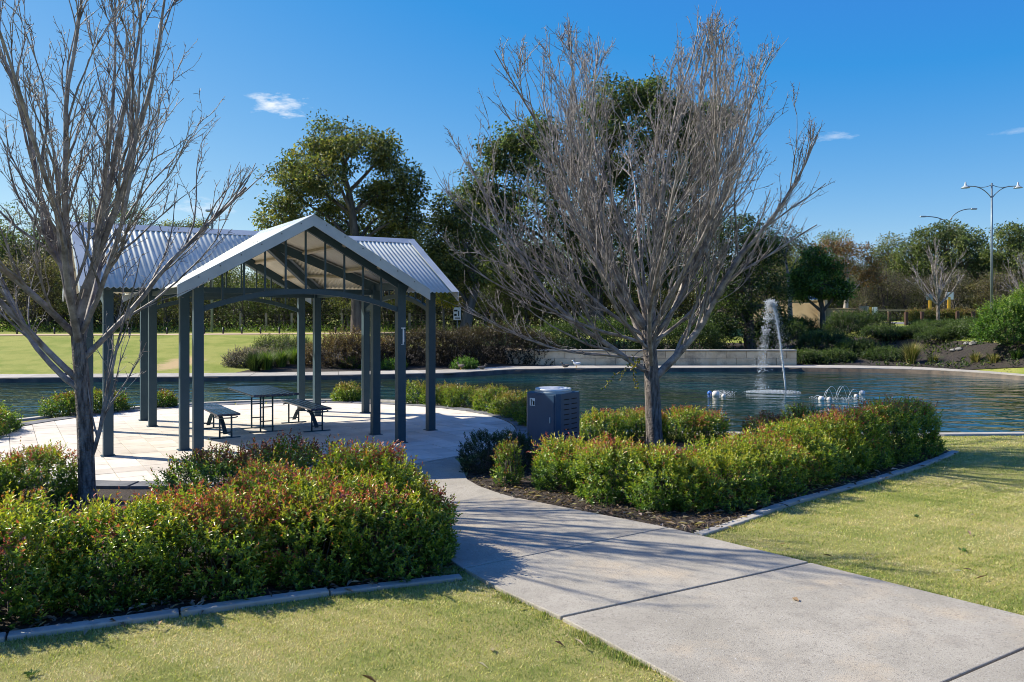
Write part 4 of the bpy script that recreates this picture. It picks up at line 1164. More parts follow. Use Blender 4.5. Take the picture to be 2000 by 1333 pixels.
lobe_tree('gum_tree', 'slim gum with rusty crown beside the tan entry wall', 48.5, [(1544, 632), (1542, 590), (1540, 540), (1534, 500)], .15,
          [(1530, 455, 36, 20, 0), (1500, 475, 26, 20, 0), (1566, 472, 32, 20, .3), (1585, 492, 16, 16, 0), (1520, 500, 30, 16, 0)], [(.09, .085, .05), (.13, .11, .065), (.18, .13, .08), (.21, .13, .075)], 20, 30, (.12, .05), .42, 13, bark='bark_pale', limb_r=.05)
lobe_tree('gum_tree', 'reddish crowned gum between the round tree and the lamp posts', 60, [(1650, 628), (1652, 580), (1655, 540), (1655, 510)], .18,
          [(1640, 478, 32, 18, 0), (1615, 496, 30, 20, 0), (1672, 492, 30, 18, 0), (1690, 520, 26, 20, 0), (1650, 522, 34, 20, .5), (1620, 540, 24, 18, 0), (1700, 545, 20, 16, 0)], RUST, 22, 40, (.16, .07), .5, 14, bark='bark_pale', limb_r=.06)
lobe_tree('broad_tree', 'broad domed green tree behind the lamp posts', 78, [(1845, 625), (1845, 570), (1846, 520), (1848, 490)], .4,
          [(1850, 452, 36, 18, 0), (1808, 470, 30, 24, 0), (1890, 468, 30, 22, 0), (1780, 500, 34, 26, 0), (1840, 490, 46, 30, -1), (1905, 500, 30, 28, 0), (1810, 528, 44, 26, -1), (1870, 530, 46, 28, -1), (1760, 530, 26, 20, 0), (1920, 530, 26, 24, 0)], [(.065, .09, .034), (.1, .13, .045), (.14, .175, .058), (.2, .23, .09)], 34, 46, (.22, .11), .75, 15)
lobe_tree('broad_tree', 'green tree beside the double lamp at the end of the road', 74, [(1975, 625), (1975, 570), (1976, 520)], .35,
          [(1970, 458, 30, 20, 0), (1998, 470, 26, 22, 0), (1950, 490, 26, 24, 0), (1985, 505, 36, 30, -1), (2020, 500, 34, 34, 0), (1960, 540, 30, 26, 0), (2010, 550, 40, 30, 0)], [(.065, .09, .034), (.1, .13, .045), (.14, .175, .058), (.2, .23, .09)], 30, 46, (.22, .11), .7, 16)
lobe_tree('small_tree', 'small distant tree between the rusty gum and the domed tree', 82, [(1722, 620), (1724, 560), (1726, 520)], .2, [(1722, 495, 20, 16, 0), (1745, 510, 22, 16, 0), (1710, 520, 20, 16, 0), (1735, 535, 26, 18, 0)], GUM[:4], 24, 40, (.2, .1), .6, 17)

# bushland: scrub trees of three shapes, copied
def scrub_proto(seed, pal, h, w, lobes, per):
    rd = random.Random(seed); tb = Tubes(); Cs = []
    for st in range(3):
        bx_, by_ = rd.uniform(-.5, .5), rd.uniform(-.4, .4); pts = [Vector((bx_, by_, -.2))]
        dx = rd.uniform(-.35, .35)
        for k in range(1, 6): pts.append(Vector((bx_ + dx * k * .5 + rd.uniform(-.15, .15), by_ + rd.uniform(-.2, .2), h * .75 * k / 5)))
        tb.add(pts, [.12, .1, .085, .07, .05, .03], 6)
        for k in range(7):
            a = pts[rd.randint(1, 5)]; e = a + Vector((rd.uniform(-w * .55, w * .55), rd.uniform(-1, 1), rd.uniform(.3, 1.6))); m_ = a.lerp(e, .5) + Vector((rd.uniform(-.3, .3), 0, rd.uniform(-.1, .3)))
            tb.add([a, m_, e], [.05, .035, .015], 4)
            for q in range(3):
                e2 = e + Vector((rd.uniform(-.8, .8), rd.uniform(-.6, .6), rd.uniform(-.2, .9))); tb.add([m_.lerp(e, .6), e2], [.02, .008], 3)
    C = []
    for i in range(lobes):
        z = h * (rd.uniform(.12, 1.0) ** .7); t = z / h
        C.append((rd.uniform(-w, w) * (1 - .45 * abs(t - .5)), rd.uniform(-1.4, 1.4), z))
    C = np.array(C); ci = np.repeat(np.arange(len(C)), per); m = len(ci)
    o = unit(rng.standard_normal((m, 3))) * (rng.random((m, 1)) ** .45) * np.array([.75, .7, .5])
    P = C[ci] + o
    V, F = leaf_arrays(P, unit(o + .7 * rng.standard_normal((m, 3))), unit(rng.standard_normal((m, 3)) + np.array([0, 0, .8])), .15 * rng.uniform(.7, 1.3, m), .06 * rng.uniform(.7, 1.3, m))
    tone = rng.normal(0, .8, len(C))[ci] + rng.normal(0, .7, m)
    idx = np.clip(((tone + 1.6) / 3.2 * len(pal)).astype(int), 0, len(pal) - 1)
    return npmesh('crown', V, F, M['leaf_far'], col=np.repeat(pick_cols(pal, idx), 4, 0)), tb.mesh('trunk', M['bark_far'])
protos = [scrub_proto(31, EVER[:3] + [(.05, .06, .025)], 5.2, 1.9, 60, 90), scrub_proto(32, OLIVE, 4.6, 2.0, 52, 85), scrub_proto(33, GUM, 6.0, 2.0, 62, 90), scrub_proto(34, [(.09, .08, .06), (.13, .115, .085), (.17, .155, .12)], 4.4, 2.1, 40, 70)]
def scrub(px, D, kind, s, label, group):
    x = (px - 1000) / FPX * D
    root = empty('scrub_tree', (x, D, fz(x, D) - .05), random.uniform(0, 6.28)); root.scale = (s, s, s * random.uniform(.88, 1.1))
    tag(root, label, 'tree', group)
    link('crown', protos[kind][0], root, kind='stuff'); link('trunk', protos[kind][1], root)
LB = ['dark green scrub tree in the thicket beyond the far lawn', 'olive scrub tree in the thicket beyond the far lawn', 'yellow green scrub tree in the thicket beyond the far lawn', 'grey twiggy scrub tree in the thicket beyond the far lawn']; GB = 'thicket beyond the far lawn'
for row, (D0, n_, s0) in enumerate(((50.5, 16, .78), (54.5, 17, .95), (60, 17, 1.1))):
    for i in range(n_):
        px = -70 + (1130 / n_) * (i + random.uniform(.2, .8))
        D = D0 + random.uniform(-1.2, 1.2)
        hump = 1.28 if px < 90 else (1.12 if px < 260 else (.8 if px < 520 else 1.0))
        kd = random.choice((0, 0, 2, 1, 3)); scrub(px, D, kd, s0 * hump * random.uniform(.88, 1.1), LB[kd], GB + ', ' + ('dark', 'olive', 'yellow green', 'grey')[kd])
LC_ = ['', 'olive scrub tree in the bushland across the road', 'yellow green scrub tree in the bushland across the road', 'grey twiggy scrub tree in the bushland across the road']; GC = 'bushland across the road'
for row, (D0, n_, s0) in enumerate(((73, 13, .95), (80, 13, 1.2), (90, 12, 1.35))):
    for i in range(n_):
        px = 1470 + (600 / n_) * (i + random.uniform(.2, .8))
        kd = random.choice((1, 1, 3, 3, 2)); scrub(px, D0 + random.uniform(-2, 2), kd, s0 * random.uniform(.9, 1.12), LC_[kd], GC + ', ' + ('dark', 'olive', 'yellow green', 'grey')[kd])
for i in range(9):
    px = 1010 + i * 55 + random.uniform(-10, 10)
    scrub(px, 56 + random.uniform(-2, 2), random.choice((0, 1, 2)), 1.05, 'dark scrub tree in the bush behind the evergreen', 'bush behind the evergreens')
lobe_tree('gum_tree', 'slender gum showing above the shelter roof ridge behind the leafless tree', 58, [(215, 655), (216, 560), (220, 470), (224, 430)], .2, [(215, 400, 40, 20, 0), (185, 425, 34, 22, 0), (255, 420, 34, 22, 0), (225, 450, 50, 26, 0), (290, 448, 30, 14, 0), (160, 470, 36, 30, 0)], GUM, 22, 40, (.15, .06), .5, 41)
lobe_tree('gum_tree', 'tall gum at the thicket end beyond the leafless tree', 57, [(30, 655), (30, 560), (34, 500)], .25, [(30, 440, 50, 36, 0), (-20, 470, 50, 40, 0), (80, 480, 40, 36, 0), (20, 520, 60, 40, 0)], GUM, 26, 44, (.15, .06), .55, 42)
lobe_tree('gum_tree', 'low tree top showing behind the shelter ridge near the far lamp', 66, [(365, 655), (365, 560), (366, 480)], .2, [(345, 446, 26, 12, 0), (380, 443, 26, 13, 0), (365, 470, 50, 20, 0), (330, 475, 30, 20, 0), (410, 475, 30, 20, 0)], GUM, 24, 40, (.17, .07), .5, 43)
# undergrowth at the foot of the thicket
n_ = 30000
X = rng.uniform(-32, 14, n_); Y = 47.6 + rng.random(n_) ** 1.6 * 14
Z = ter(X, Y) + rng.random(n_) ** 1.5 * np.clip((Y - 47) * .35, .15, 1.6) * (1.0 + .5 * nz(np.stack([X, Y, 0 * X], 1), .6, 3))
green = (Y < 49.6)
V, F = leaf_arrays(np.stack([X, Y, Z], 1), unit(rng.standard_normal((n_, 3)) + np.array([0, 0, .6])), unit(rng.standard_normal((n_, 3)) + np.array([0, -.2, .6])), np.where(green, .16, .24), np.where(green, .05, .1))
idx = np.where(green, rng.integers(4, 7, n_), rng.integers(0, 4, n_))
C = pick_cols([(.02, .024, .012), (.03, .034, .017), (.045, .045, .025), (.06, .055, .035), (.05, .09, .016), (.09, .15, .025), (.14, .2, .04)], idx)
tag(link('undergrowth', npmesh('undergrowth', V, F, M['leaf_far'], col=np.repeat(C, 4, 0))), 'tangled undergrowth and green verge along the thicket edge', 'undergrowth', kind='stuff')
n_ = 16000
X = rng.uniform(18, 56, n_); Y = 69.5 + rng.random(n_) ** 1.4 * 18
Z = ter(X, Y) + rng.random(n_) ** 1.5 * np.clip((Y - 69) * .3, .2, 2.0)
V, F = leaf_arrays(np.stack([X, Y, Z], 1), unit(rng.standard_normal((n_, 3)) + np.array([0, 0, .6])), unit(rng.standard_normal((n_, 3)) + np.array([0, -.2, .6])), .26, .11)
C = pick_cols([(.035, .036, .02), (.055, .055, .03), (.07, .066, .042), (.09, .11, .03)], rng.integers(0, 4, n_))
tag(link('undergrowth', npmesh('undergrowth', V, F, M['leaf_far'], col=np.repeat(C, 4, 0))), 'scrubby undergrowth under the bushland across the road', 'undergrowth', kind='stuff')
# distant wood closing the view
n_ = 26000
X = rng.uniform(-130, 150, n_); Y = rng.uniform(108, 130, n_)
Hh = 6.2 + 1.8 * nz(np.stack([X, 0 * X, 0 * X], 1), .16, 1.0) - 1.6 * (np.abs(X - 5) < 200)
Z = 1.6 + rng.random(n_) ** .8 * Hh
V, F = leaf_arrays(np.stack([X, Y, Z], 1), unit(rng.standard_normal((n_, 3))), unit(rng.standard_normal((n_, 3)) + np.array([0, -.4, .6])), 1.1, .6)
tag(link('distant_wood', npmesh('distant_wood', V, F, M['leaf_far'], col=np.repeat(pick_cols(EVER + OLIVE[:2], rng.integers(0, 6, n_)), 4, 0))), 'dark distant wood behind the bushland', 'wood', kind='stuff')

# bare pale tree by the road, and one at the frame edge
def road_tree(px, D, label, s, seed):
    x = (px - 1000) / FPX * D
    r_ = bare_tree('leafless_tree', label, (x, D, fz(x, D)), [(0, 0, -.05), (0, 0, .5), (.02, 0, 1.1), (0, 0, 1.6)], .12 * s,
              [(.7, 0, 38, 2.6 * s, .06), (.72, 180, 38, 2.6 * s, .06), (.8, 60, 50, 2.8 * s, .06), (.85, 140, 55, 2.8 * s, .06), (.9, 230, 60, 3 * s, .06), (.95, 320, 66, 3 * s, .06), (.97, 100, 76, 3.2 * s, .06), (.99, 270, 80, 3.2 * s, .06)],
              ((0, 0, 2.9 * s), (2.7 * s, 2.7 * s, 2.6 * s)), seed, .8, 3.4, lod=1)
road_tree(1832, 49.5, 'small pale leafless tree between the dark bollards and the road', .95, 51)
road_tree(2012, 58.0, 'pale leafless tree standing at the end of the clipped hedge', 1.1, 52)

# ------------------------------------------------------------------ lamps, posts, signs, fences
def curve_arm(p0, p1, p2, n=10):
    return [Vector(p0) * (1-t)**2 + Vector(p1) * 2*t*(1-t) + Vector(p2) * t*t for t in np.linspace(0, 1, n)]
def lamp_double_bell():
    D = 62; x = 937 / FPX * D; z0 = fz(x, D); H = at(0, 358, D).z - z0
    t = empty('street_lamp', (x, D, z0)); tag(t, 'tall street lamp with two bell shaded heads on curved arms', 'street lamp')
    MB().tube([(0, 0, 0), (0, 0, 1.2)], .14, 12).build('base', M['lamp'], t)
    MB().tube([(0, 0, 1.2), (0, 0, H)], [.1, .065], 12).build('pole', M['lamp'], t)
    for s in (-1, 1):
        e = Vector((s * 1.95, 0, H - .22)); a = MB()
        a.tube(curve_arm((0, 0, H - 1.15), (s * .55, 0, H - .35), (s * 1.3, 0, H - .25)) + [e], .035, 8)
        a.tube(curve_arm((0, 0, H - .12), (s * .6, 0, H - .45), (s * 1.3, 0, H - .22)), .025, 8)
        a.build('arm', M['lamp'], t)
        MB().lathe([(.0, .3), (.05, .3), (.07, .12), (.12, .02), (.3, -.12), (.32, -.15), (.27, -.15), (.0, -.1)], (e.x, 0, e.z), 16).build('lamp_shade', M['flash'], t)
lamp_double_bell()
def lamp_twin():
    D = 80; x = 852 / FPX * D; z0 = fz(x, D); H = at(0, 436, D).z - z0
    t = empty('street_lamp', (x, D, z0)); tag(t, 'slim street lamp with two uneven curving arms and small heads', 'street lamp')
    MB().tube([(0, 0, 0), (0, 0, H)], [.12, .07], 10).build('pole', M['lamp'], t)
    for (ex, ez) in ((-2.15, .62), (2.2, 1.35)):
        a = curve_arm((0, 0, H - .1), (ex * .25, 0, H + ez), (ex, 0, H + ez))
        MB().tube(a, .045, 8).build('arm', M['lamp'], t)
        MB().box((ex * 1.12, 0, H + ez), (.55, .25, .14)).build('lamp_head', M['flash'], t, bevel=.04)
lamp_twin()
def lamp_single():
    D = 47.3; x = -586 / FPX * D; z0 = fz(x, D); H = at(0, 412, D).z - z0
    t = empty('street_lamp', (x, D, z0)); tag(t, 'single headed lamp post rising behind the shelter roof', 'street lamp')
    MB().tube([(0, 0, 0), (0, 0, H - .5)] + curve_arm((0, 0, H - .3), (0, 0, H), (-.12, 0, H + .02), 5), .075, 10).build('pole', M['lamp'], t)
    MB().box((-.16, 0, H), (.34, .3, .12)).build('lamp_head', M['flash'], t, bevel=.03)
lamp_single()
bme = MB().tube([(0, 0, -.1), (0, 0, .36)], .045, 8).mesh('bollard', M['black'])
for i in range(22):
    px = -40 + i * 36.6; D = 45.2
    if px > 680: continue
    x = (px - 1000) / FPX * D
    tag(link('bollard', bme, None, (x, D, fz(x, D))), 'short black bollard along the sandy track', 'bollard', 'black bollards along the track')
bme = MB().box((0, 0, .4), (.17, .17, 1.0)).mesh('bollard', M['brownpost'])
for px in (1737, 1770, 1801, 1870, 1901, 1933, 1965, 1998):
    D = 49.5; x = (px - 1000) / FPX * D
    o = tag(link('bollard', bme, None, (x, D, fz(x, D) - .1)), 'dark brown timber bollard on the verge before the road', 'bollard', 'timber bollards by the road')
    o.modifiers.new('bevel', 'BEVEL').width = .015
def rail_fence(label, pxs, D, h, mat, rails):
    x0 = (pxs[0] - 1000) / FPX * D; z0 = fz(x0, D); f = empty('rail_fence', (x0, D, z0)); tag(f, label, 'fence')
    me = MB().box((0, 0, h / 2 - .1), (.12, .12, h + .2)).mesh('post', M[mat])
    xs_ = [(p - 1000) / FPX * D for p in pxs]
    for x in xs_: link('post', me, f, (x - x0, 0, fz(x, D) - z0))
    for r_ in rails:
        for a, b_ in zip(xs_[:-1], xs_[1:]):
            MB().bar((a - x0, -.07 if r_[1] > .03 else 0, fz(a, D) - z0 + r_[0]), (b_ - x0, -.07 if r_[1] > .03 else 0, fz(b_, D) - z0 + r_[0]), .03 if r_[1] > .03 else .012, r_[1]).build('rail', M[mat], f)
rail_fence('timber rail fence across the road beside the yellow signs', [1660, 1695, 1735, 1785, 1818, 1850, 1885, 1925, 1965, 2005], 69, 1.0, 'fence', [(.9, .14)])
rail_fence('thin post and wire fence at the thicket edge behind the shelter', [470, 520, 570, 620, 668, 735, 800, 850, 905, 960, 1010], 49.2, 1.05, 'fence', [(.95, .012), (.6, .012), (.3, .012)])
def sign(label, px, D, zb, parts, cat='sign'):
    x = (px - 1000) / FPX * D; z0 = fz(x, D); t = empty('road_sign', (x, D, z0)); tag(t, label, cat)
    for (nm, kind, c, d, mat) in parts:
        if kind == 'box': MB().box(c, d).build(nm, M[mat], t, bevel=.005)
        elif kind == 'dia':
            w, h = d; b = MB(); b.add([(0, -.03, c[2] - h), (w, -.03, c[2]), (0, -.03, c[2] + h), (-w, -.03, c[2]), (0, -.01, c[2] - h), (w, -.01, c[2]), (0, -.01, c[2] + h), (-w, -.01, c[2])], [(0,1,2,3),(7,6,5,4),(0,4,5,1),(1,5,6,2),(2,6,7,3),(3,7,4,0)]); b.build(nm, M[mat], t)
sign('white diamond road sign turned nearly edge on with orange post', 957, 52, 0, [('post', 'box', (0, 0, .9), (.1, .05, 2.0), 'yellow'), ('sign_plate', 'dia', (0, 0, 1.75), (.17, .5), 'white'), ('sign_face', 'dia', (.02, -.03, 1.75), (.07, .3), 'yellow')])
sign('small white sign board with dark markings beside the leaning gum', 893, 47, 0, [('post', 'box', (0, .03, .45), (.05, .05, 1.0), 'lamp'), ('sign_plate', 'box', (0, 0, 1.05), (.42, .02, .7), 'white'), ('marking', 'box', (-.08, -.013, 1.22), (.2, .01, .1), 'black'), ('marking', 'box', (.08, -.013, 1.06), (.05, .01, .3), 'black'), ('marking', 'box', (-.1, -.013, .98), (.14, .01, .12), 'black'), ('marking', 'box', (.02, -.013, .8), (.3, .01, .06), 'black')])
sign('yellow and white low road sign by the rail fence', 1702, 68, 0, [('post', 'box', (0, .03, .4), (.1, .06, .9), 'yellow'), ('sign_plate', 'box', (-.25, 0, .85), (.5, .03, .6), 'yellow'), ('sign_plate', 'box', (.27, 0, .85), (.42, .03, .62), 'white')])
sign('white sign on a tall yellow post by the slim lamp', 1854, 67, 0, [('post', 'box', (0, .03, .9), (.2, .1, 2.1), 'yellow'), ('sign_plate', 'box', (.03, 0, 2.05), (.62, .03, .6), 'white')])
sign('pale sign on a yellow post behind the small leafless tree', 1817, 67, 0, [('post', 'box', (0, .03, .8), (.2, .1, 1.9), 'yellow'), ('sign_plate', 'box', (-.05, 0, 1.95), (.5, .03, .5), 'lamp')])
sign('blue and white sign above the tan entry wall', 1588, 56, 0, [('post', 'box', (0, .03, .9), (.08, .06, 1.9), 'lamp'), ('sign_plate', 'box', (0, 0, 1.78), (.95, .03, .32), 'white'), ('marking', 'box', (-.02, -.02, 1.76), (.75, .012, .14), 'bluepl')])

# ------------------------------------------------------------------ fountain, floats
def octa(P, r):
    n = len(P); r = np.broadcast_to(r, (n,))[:, None]
    o = np.array([[1,0,0],[-1,0,0],[0,1,0],[0,-1,0],[0,0,1],[0,0,-1]], dtype=float)
    V = (P[:, None, :] + o[None] * r[:, :, None]).reshape(-1, 3)
    f = np.array([[0,2,4],[2,1,4],[1,3,4],[3,0,4],[2,0,5],[1,2,5],[3,1,5],[0,3,5]])
    F = (np.arange(n)[:, None, None] * 6 + f[None]).reshape(-1, 3)
    return V, F
def fountain():
    D = 24.9; x = 535 / FPX * D
    t = empty('fountain', (x, D, WZ)); tag(t, 'tall white fountain jet arcing and falling into the pond', 'fountain')
    H = 2.68
    def arc(u, k=1.0):                       # u 0..1 up, 1..2 down
        return np.stack([-.46 * np.minimum(u, 1) - .3 * np.clip(u - 1, 0, 1) * k, 0 * u, H * (1 - (1 - np.minimum(u, 1)) ** 1.7) - H * np.clip(u - 1, 0, 1) ** 1.6], 1)
    jet = [tuple(p) for p in arc(np.linspace(0, .93, 14))]
    MB().tube(jet, [.026, .025, .024, .023, .022, .021, .02, .019, .018, .016, .014, .011, .008, .005], 8).build('jet', M['spray'], t)
    def drops(name, u, sp, r, gap=None):
        n = len(u); P = arc(u); P += rng.standard_normal((n, 3)) * sp[:, None] * np.array([1, 1, .7])
        P[:, 2] = np.maximum(P[:, 2], .005)
        V, F = octa(P, r); link(name, npmesh(name, V, F, M['spray'], smooth=True), t, kind='stuff')
    n = 2200; u = rng.uniform(.03, 1.0, n); drops('rising_drops', u, .012 + .045 * u, rng.uniform(.003, .009, n))
    n = 1300; u = rng.uniform(.25, 1.0, n); P_sp = .03 + .09 * (1 - u) + .03; drops('side_spray', u, P_sp, rng.uniform(.003, .007, n))
    n = 1300; u = rng.uniform(.95, 2.0, n); u = u + .02 * np.sin(u * 40); drops('falling_drops', u, .05 + .045 * (u - .9), rng.uniform(.005, .017, n))
    n = 700; u = rng.uniform(.85, 1.1, n); drops('crest_drops', u, np.full(n, .075), rng.uniform(.004, .011, n))
    n = 1100; a = rng.uniform(0, 6.28, n); rr = rng.random(n) ** .8; P = np.stack([-.4 + rr * np.cos(a) * .85, rr * np.sin(a) * .55, np.abs(rng.normal(0, .022, n)) * (1.2 - rr)], 1)
    V, F = octa(P, rng.uniform(.004, .013, n)); link('foam', npmesh('foam', V, F, M['spray'], smooth=True), t, kind='stuff')
fountain()
def ball(name, label, px, py, rpx, mat, group=None, cap=None):
    D = FPX * (CH - WZ) / (py - HOR); r_ = .82 * rpx / FPX * D; x = (px - 1000) / FPX * D
    t = empty(name, (x, D, WZ)); tag(t, label, 'float', group)
    prof = [(r_ * math.sin(a), r_ * .45 - r_ * math.cos(a)) for a in np.linspace(0.01, math.pi - .01, 12)]
    MB().lathe(prof, (0, 0, 0), 16).build('shell', M[mat], t)
    MB().lathe([(r_ * .18, 0), (r_ * .18, r_ * .16), (0, r_ * .16)], (0, 0, r_ * 1.42), 8).build('nozzle', M['dark'], t)
    return x, D, r_
ball('buoy', 'small blue ball float beside the large white float', 1386, 770, 5.5, 'bluepl')
ball('buoy', 'large white ball float in the pond beside the fountain', 1398, 774, 9, 'buoy')
ball('buoy', 'small brownish float beside the large white float', 1413, 776, 5, 'buoy')
fl = [ball('buoy', 'white float nearest the fountain under the low water arcs', 1604, 782, 7, 'buoy'), ball('buoy', 'dull float second along the low water arcs', 1619, 782, 5, 'buoy'),
      ball('buoy', 'dull float near the far end of the low water arcs', 1672, 776, 5, 'buoy'), ball('buoy', 'white flat float at the far end of the low water arcs', 1684, 771, 7, 'buoy')]
ft = empty('small_fountain', (fl[1][0], fl[1][1], WZ)); tag(ft, 'low looping water arcs between the white floats', 'fountain')
for (dx0, dx1, dy, h) in ((-.12, .2, .1, .26), (.0, .42, .3, .32), (.25, .62, .2, .34), (.4, .85, .45, .32), (.55, .95, .1, .26), (-.1, -.3, .2, .08)):
    a = [(dx0 + (dx1 - dx0) * t, dy + .12 * t, .02 + h * 4 * t * (1 - t)) for t in np.linspace(0, 1, 14)]
    MB().tube(a, .0055, 5).build('water_arc', M['spray'], ft)
n = 260; P = np.stack([rng.uniform(-.35, 1.05, n), rng.uniform(-.15, .6, n), np.abs(rng.normal(0, .03, n))], 1); V, F = octa(P, rng.uniform(.005, .012, n)); link('splash', npmesh('splash', V, F, M['spray'], smooth=True), ft, kind='stuff')
D = FPX * (CH - WZ) / (772 - HOR); sp = empty('bubbling_spray', ((1412 - 1000) / FPX * D, D, WZ)); tag(sp, 'low bubbling spray beside the ball floats', 'spray')
n = 320; P = np.stack([rng.normal(0, .16, n), rng.normal(.1, .12, n), np.abs(rng.normal(0, .06, n))], 1); V, F = octa(P, rng.uniform(.005, .013, n)); link('splash', npmesh('splash', V, F, M['spray'], smooth=True), sp, kind='stuff')

# ------------------------------------------------------------------ ducks on the far footpath
def duck(label, px, py, mat, face, sitting):
    x, D = gp(px, py, .05); D = max(D, float(far_edge(x)) + .25)
    t = empty('duck', (x, D, .05)); t.rotation_euler = (0, 0, face); t.scale = (.72, .72, .72); tag(t, label, 'duck')
    h = .1 if sitting else .2
    # body as one continuous skin: rings along a bent spine from tail over body, neck, head to bill
    sp_ = [(-.26, 0, h + .07), (-.2, 0, h + .05), (-.1, 0, h + .02), (.02, 0, h + .01), (.11, 0, h + .04), (.155, 0, h + .1), (.165, 0, h + .155), (.18, 0, h + .19), (.215, 0, h + .19), (.24, 0, h + .178), (.29, 0, h + .17)]
    rr = [.01, .045, .085, .095, .075, .042, .034, .045, .038, .018, .01]
    MB().tube([Vector(p) for p in sp_], rr, 12).build('body', M[mat], t)
    if not sitting:
        for y in (-.035, .035): MB().tube([(.0, y, h - .05), (.01, y, .01), (.06, y, .006)], [.014, .008, .012], 6).build('leg', M['yellow'], t)
duck('brown duck standing on the far footpath before the brown shrubs', 900, 723, 'duck', 2.6, False)
duck('dark duck resting on the far footpath beside the standing duck', 942, 722.5, 'duck', 0.3, True)
duck('dark duck resting on the footpath below the limestone wall', 1104, 719, 'duck', 3.0, True)
duck('pale bird at the pond edge below the limestone wall', 1129, 721, 'gull', 2.9, False)
duck('brown duck on the far footpath below the open lawn', 113, 738, 'duck', .2, True)

# ------------------------------------------------------------------ grass blades, litter
def scatter(n, x0, x1, y0, y1): return np.stack([rng.uniform(x0, x1, n), rng.uniform(y0, y1, n)], 1)
pathpoly = pathR + pathL[::-1]
def on_lawn(P):
    k = ~inpoly(P, pathpoly) & ~inpoly(P, bedL) & ~inpoly(P, bedR)
    k &= (P[:, 0] - CX) ** 2 + (P[:, 1] - CY) ** 2 > 5.3 ** 2
    k &= P[:, 1] < near_edge(P[:, 0]) - .22
    px = 1000 + P[:, 0] / np.maximum(P[:, 1], .1) * FPX
    return k & (px > -60) & (px < 2060)
Pg = np.concatenate([scatter(190000, -4.2, 5.0, 4.6, 7.6), scatter(150000, -4.0, 8.5, 7.6, 11), scatter(70000, 1.5, 11, 11, 16)])
Pg = Pg[on_lawn(Pg)]
n = len(Pg)
P3 = np.c_[Pg, np.zeros(n)]
dry = .1 + 1.2 * nz(P3, 1.0, 2.0) + 1.1 * nz(P3, 3.3, 4.0) + .9 * nz(P3, 11, 1.0) + .6 * nz(P3, 29, 2.0) + rng.normal(0, .5, n)
big = 1 + (Pg[:, 1] - 5) * .09
az = rng.uniform(0, 6.28, n); le = rng.uniform(.5, 2.2, n)
D_ = unit(np.stack([np.cos(az) * le, np.sin(az) * le, np.ones(n)], 1)); S_ = np.stack([-np.sin(az), np.cos(az), 0 * az], 1)
Lb = rng.uniform(.012, .03, n)[:, None] * np.where(dry > .8, .8, 1.0)[:, None] * (big[:, None] ** .5); Wb = .0024 * big[:, None]
V = np.stack([P3 - S_ * Wb, P3 + S_ * Wb, P3 + D_ * Lb], 1).reshape(-1, 3)
idx = np.digitize(dry, [-.75, -.1, .45, 1.0])
C = pick_cols([(.17, .23, .045), (.31, .35, .08), (.46, .44, .14), (.6, .52, .24), (.7, .6, .37)], idx)
tag(link('grass', npmesh('grass', V, np.arange(n * 3).reshape(-1, 3), M['blade'], col=np.repeat(C, 3, 0))), 'short mown grass blades of the lawn, green and straw mixed', 'grass', kind='stuff')
# longer grass growing against kerb and path edges
def fringe(pts, n, w):
    L = inter(pts, 0)[2][-1]; x, y, _ = inter(pts, rng.uniform(0, L, n)); return np.stack([x, y], 1) + rng.normal(0, w, (n, 2))
Pf = np.concatenate([fringe(pathL[1:4], 6000, .05) - np.array([.02, .02]), fringe(pathR[2:5], 6000, .05) + np.array([.02, .02]), fringe(kerbL, 5000, .05) + np.array([.05, -.1]), fringe(kerbR, 5000, .05) + np.array([.09, -.08]), rng.normal(0, .09, (1400, 2)) + np.array([-.52, 7.12])])
Pf = Pf[((on_lawn(Pf) | (rng.random(len(Pf)) < .12)) & (nz(np.c_[Pf, 0 * Pf[:, :1]], 5, 1.0) + rng.normal(0, .2, len(Pf)) > .1)) | (np.hypot(Pf[:, 0] + .52, Pf[:, 1] - 7.12) < .3)]; n = len(Pf); P3 = np.c_[Pf, np.zeros(n)]
az = rng.uniform(0, 6.28, n); le = rng.uniform(.2, 1.0, n); D_ = unit(np.stack([np.cos(az) * le, np.sin(az) * le, np.ones(n)], 1)); S_ = np.stack([-np.sin(az), np.cos(az), 0 * az], 1)
Lb = rng.uniform(.015, .045, n)[:, None]
V = np.stack([P3 - S_ * .0028, P3 + S_ * .0028, P3 + D_ * Lb], 1).reshape(-1, 3)
C = pick_cols([(.09, .16, .03), (.17, .24, .05), (.3, .32, .09), (.5, .43, .2)], rng.integers(0, 4, n))
tag(link('grass', npmesh('edge_grass', V, np.arange(n * 3).reshape(-1, 3), M['blade'], col=np.repeat(C, 3, 0))), 'longer green grass fringing the kerbs and path edges', 'grass', kind='stuff')
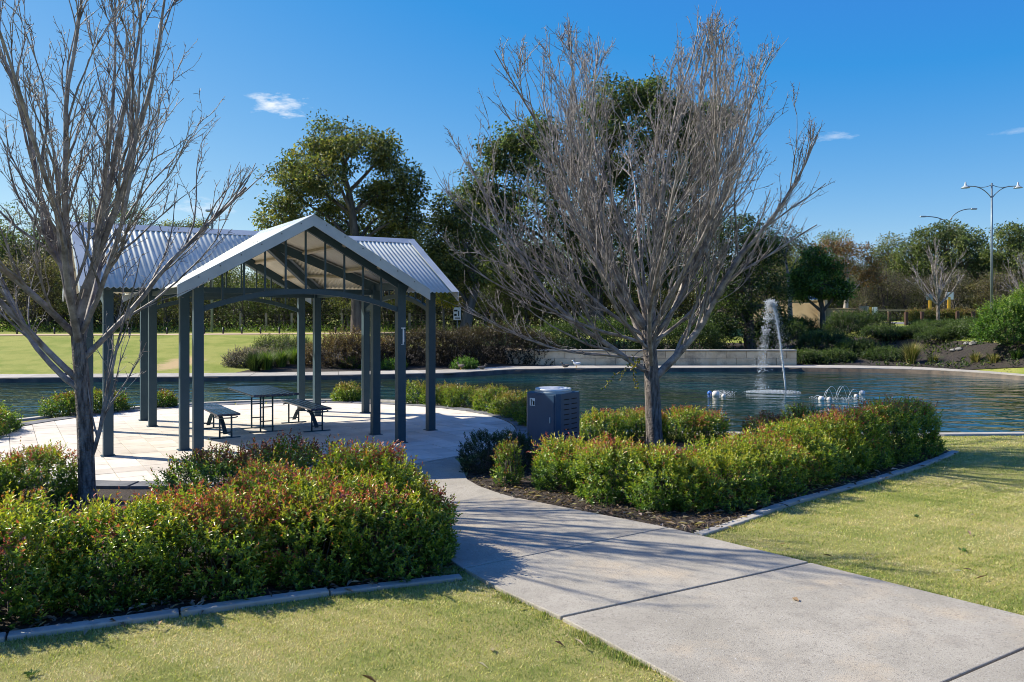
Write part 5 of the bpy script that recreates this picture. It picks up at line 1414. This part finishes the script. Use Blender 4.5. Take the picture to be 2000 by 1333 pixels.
# fallen leaves and bark chips in the beds
def flat_bits(P, L, W, zlo, zhi, pal):
    n = len(P); az = rng.uniform(0, 6.28, n)
    D_ = unit(np.stack([np.cos(az), np.sin(az), rng.normal(0, .25, n)], 1)); N_ = unit(np.stack([rng.normal(0, .35, n), rng.normal(0, .35, n), np.ones(n)], 1))
    V, F = leaf_arrays(np.c_[P, rng.uniform(zlo, zhi, n)], D_, N_, L * rng.uniform(.6, 1.3, n), W * rng.uniform(.6, 1.3, n), .35, .1)
    return V, F, np.repeat(pick_cols(pal, rng.integers(0, len(pal), n)), 4, 0)
P = np.concatenate([scatter(5000, -6, -.4, 5, 8), scatter(9000, -.8, 3, 8.2, 13), scatter(5000, 2, 7.2, 8.8, 14)])
P = P[inpoly(P, bedL) | inpoly(P, bedR)]
V, F, C = flat_bits(P, .05, .016, .012, .035, [(.05, .034, .024), (.1, .07, .05), (.16, .12, .09), (.24, .19, .15), (.03, .022, .016)])
tag(link('bark_chips', npmesh('bark_chips', V, F, M['blade'], col=C)), 'loose bark chips lying on the mulch beds', 'bark chips', kind='stuff')
P = np.concatenate([fringe(kerbL, 330, .1) + np.array([-.08, .16]), fringe(kerbR, 300, .12) + np.array([-.14, .1]), fringe(pathR[4:9], 120, .12) + np.array([.16, .16]), scatter(60, -3, 6, 4.8, 9.5)])
P = P[~inpoly(P, pathpoly) | (rng.random(len(P)) < .06)]
V, F, C = flat_bits(P, .1, .026, .02, .05, [(.2, .14, .09), (.3, .23, .16), (.4, .33, .26), (.12, .08, .055)])
tag(link('fallen_leaves', npmesh('fallen_leaves', V, F, M['blade'], col=C)), 'dry curled leaves fallen along the kerbs and on the lawn', 'fallen leaves', kind='stuff')

# small weeds in the lawn
for (px, py) in ((1880, 1078), (60, 1322), (1790, 1012)):
    x, y = gp(px, py)
    if inpoly(np.array([[x, y]]), pathpoly)[0]: continue
    n = 16; a = rng.uniform(0, 6.28, n)
    D_ = unit(np.stack([np.cos(a), np.sin(a), rng.uniform(.15, .9, n)], 1)); N_ = unit(np.stack([-np.cos(a) * .4, -np.sin(a) * .4, np.ones(n)], 1))
    V, F = leaf_arrays(np.c_[rng.normal(0, .015, (n, 2)), np.full(n, .01)], D_, N_, .045 * rng.uniform(.6, 1.2, n), .016)
    o = link('weed', npmesh('weed', V, F, M['leaf'], col=np.repeat(pick_cols([(.05, .11, .02), (.08, .16, .03)], rng.integers(0, 2, n)), 4, 0)), None, (x, y, 0))
    tag(o, 'small green weed rosette growing in the lawn', 'weed', 'weeds in the lawn')
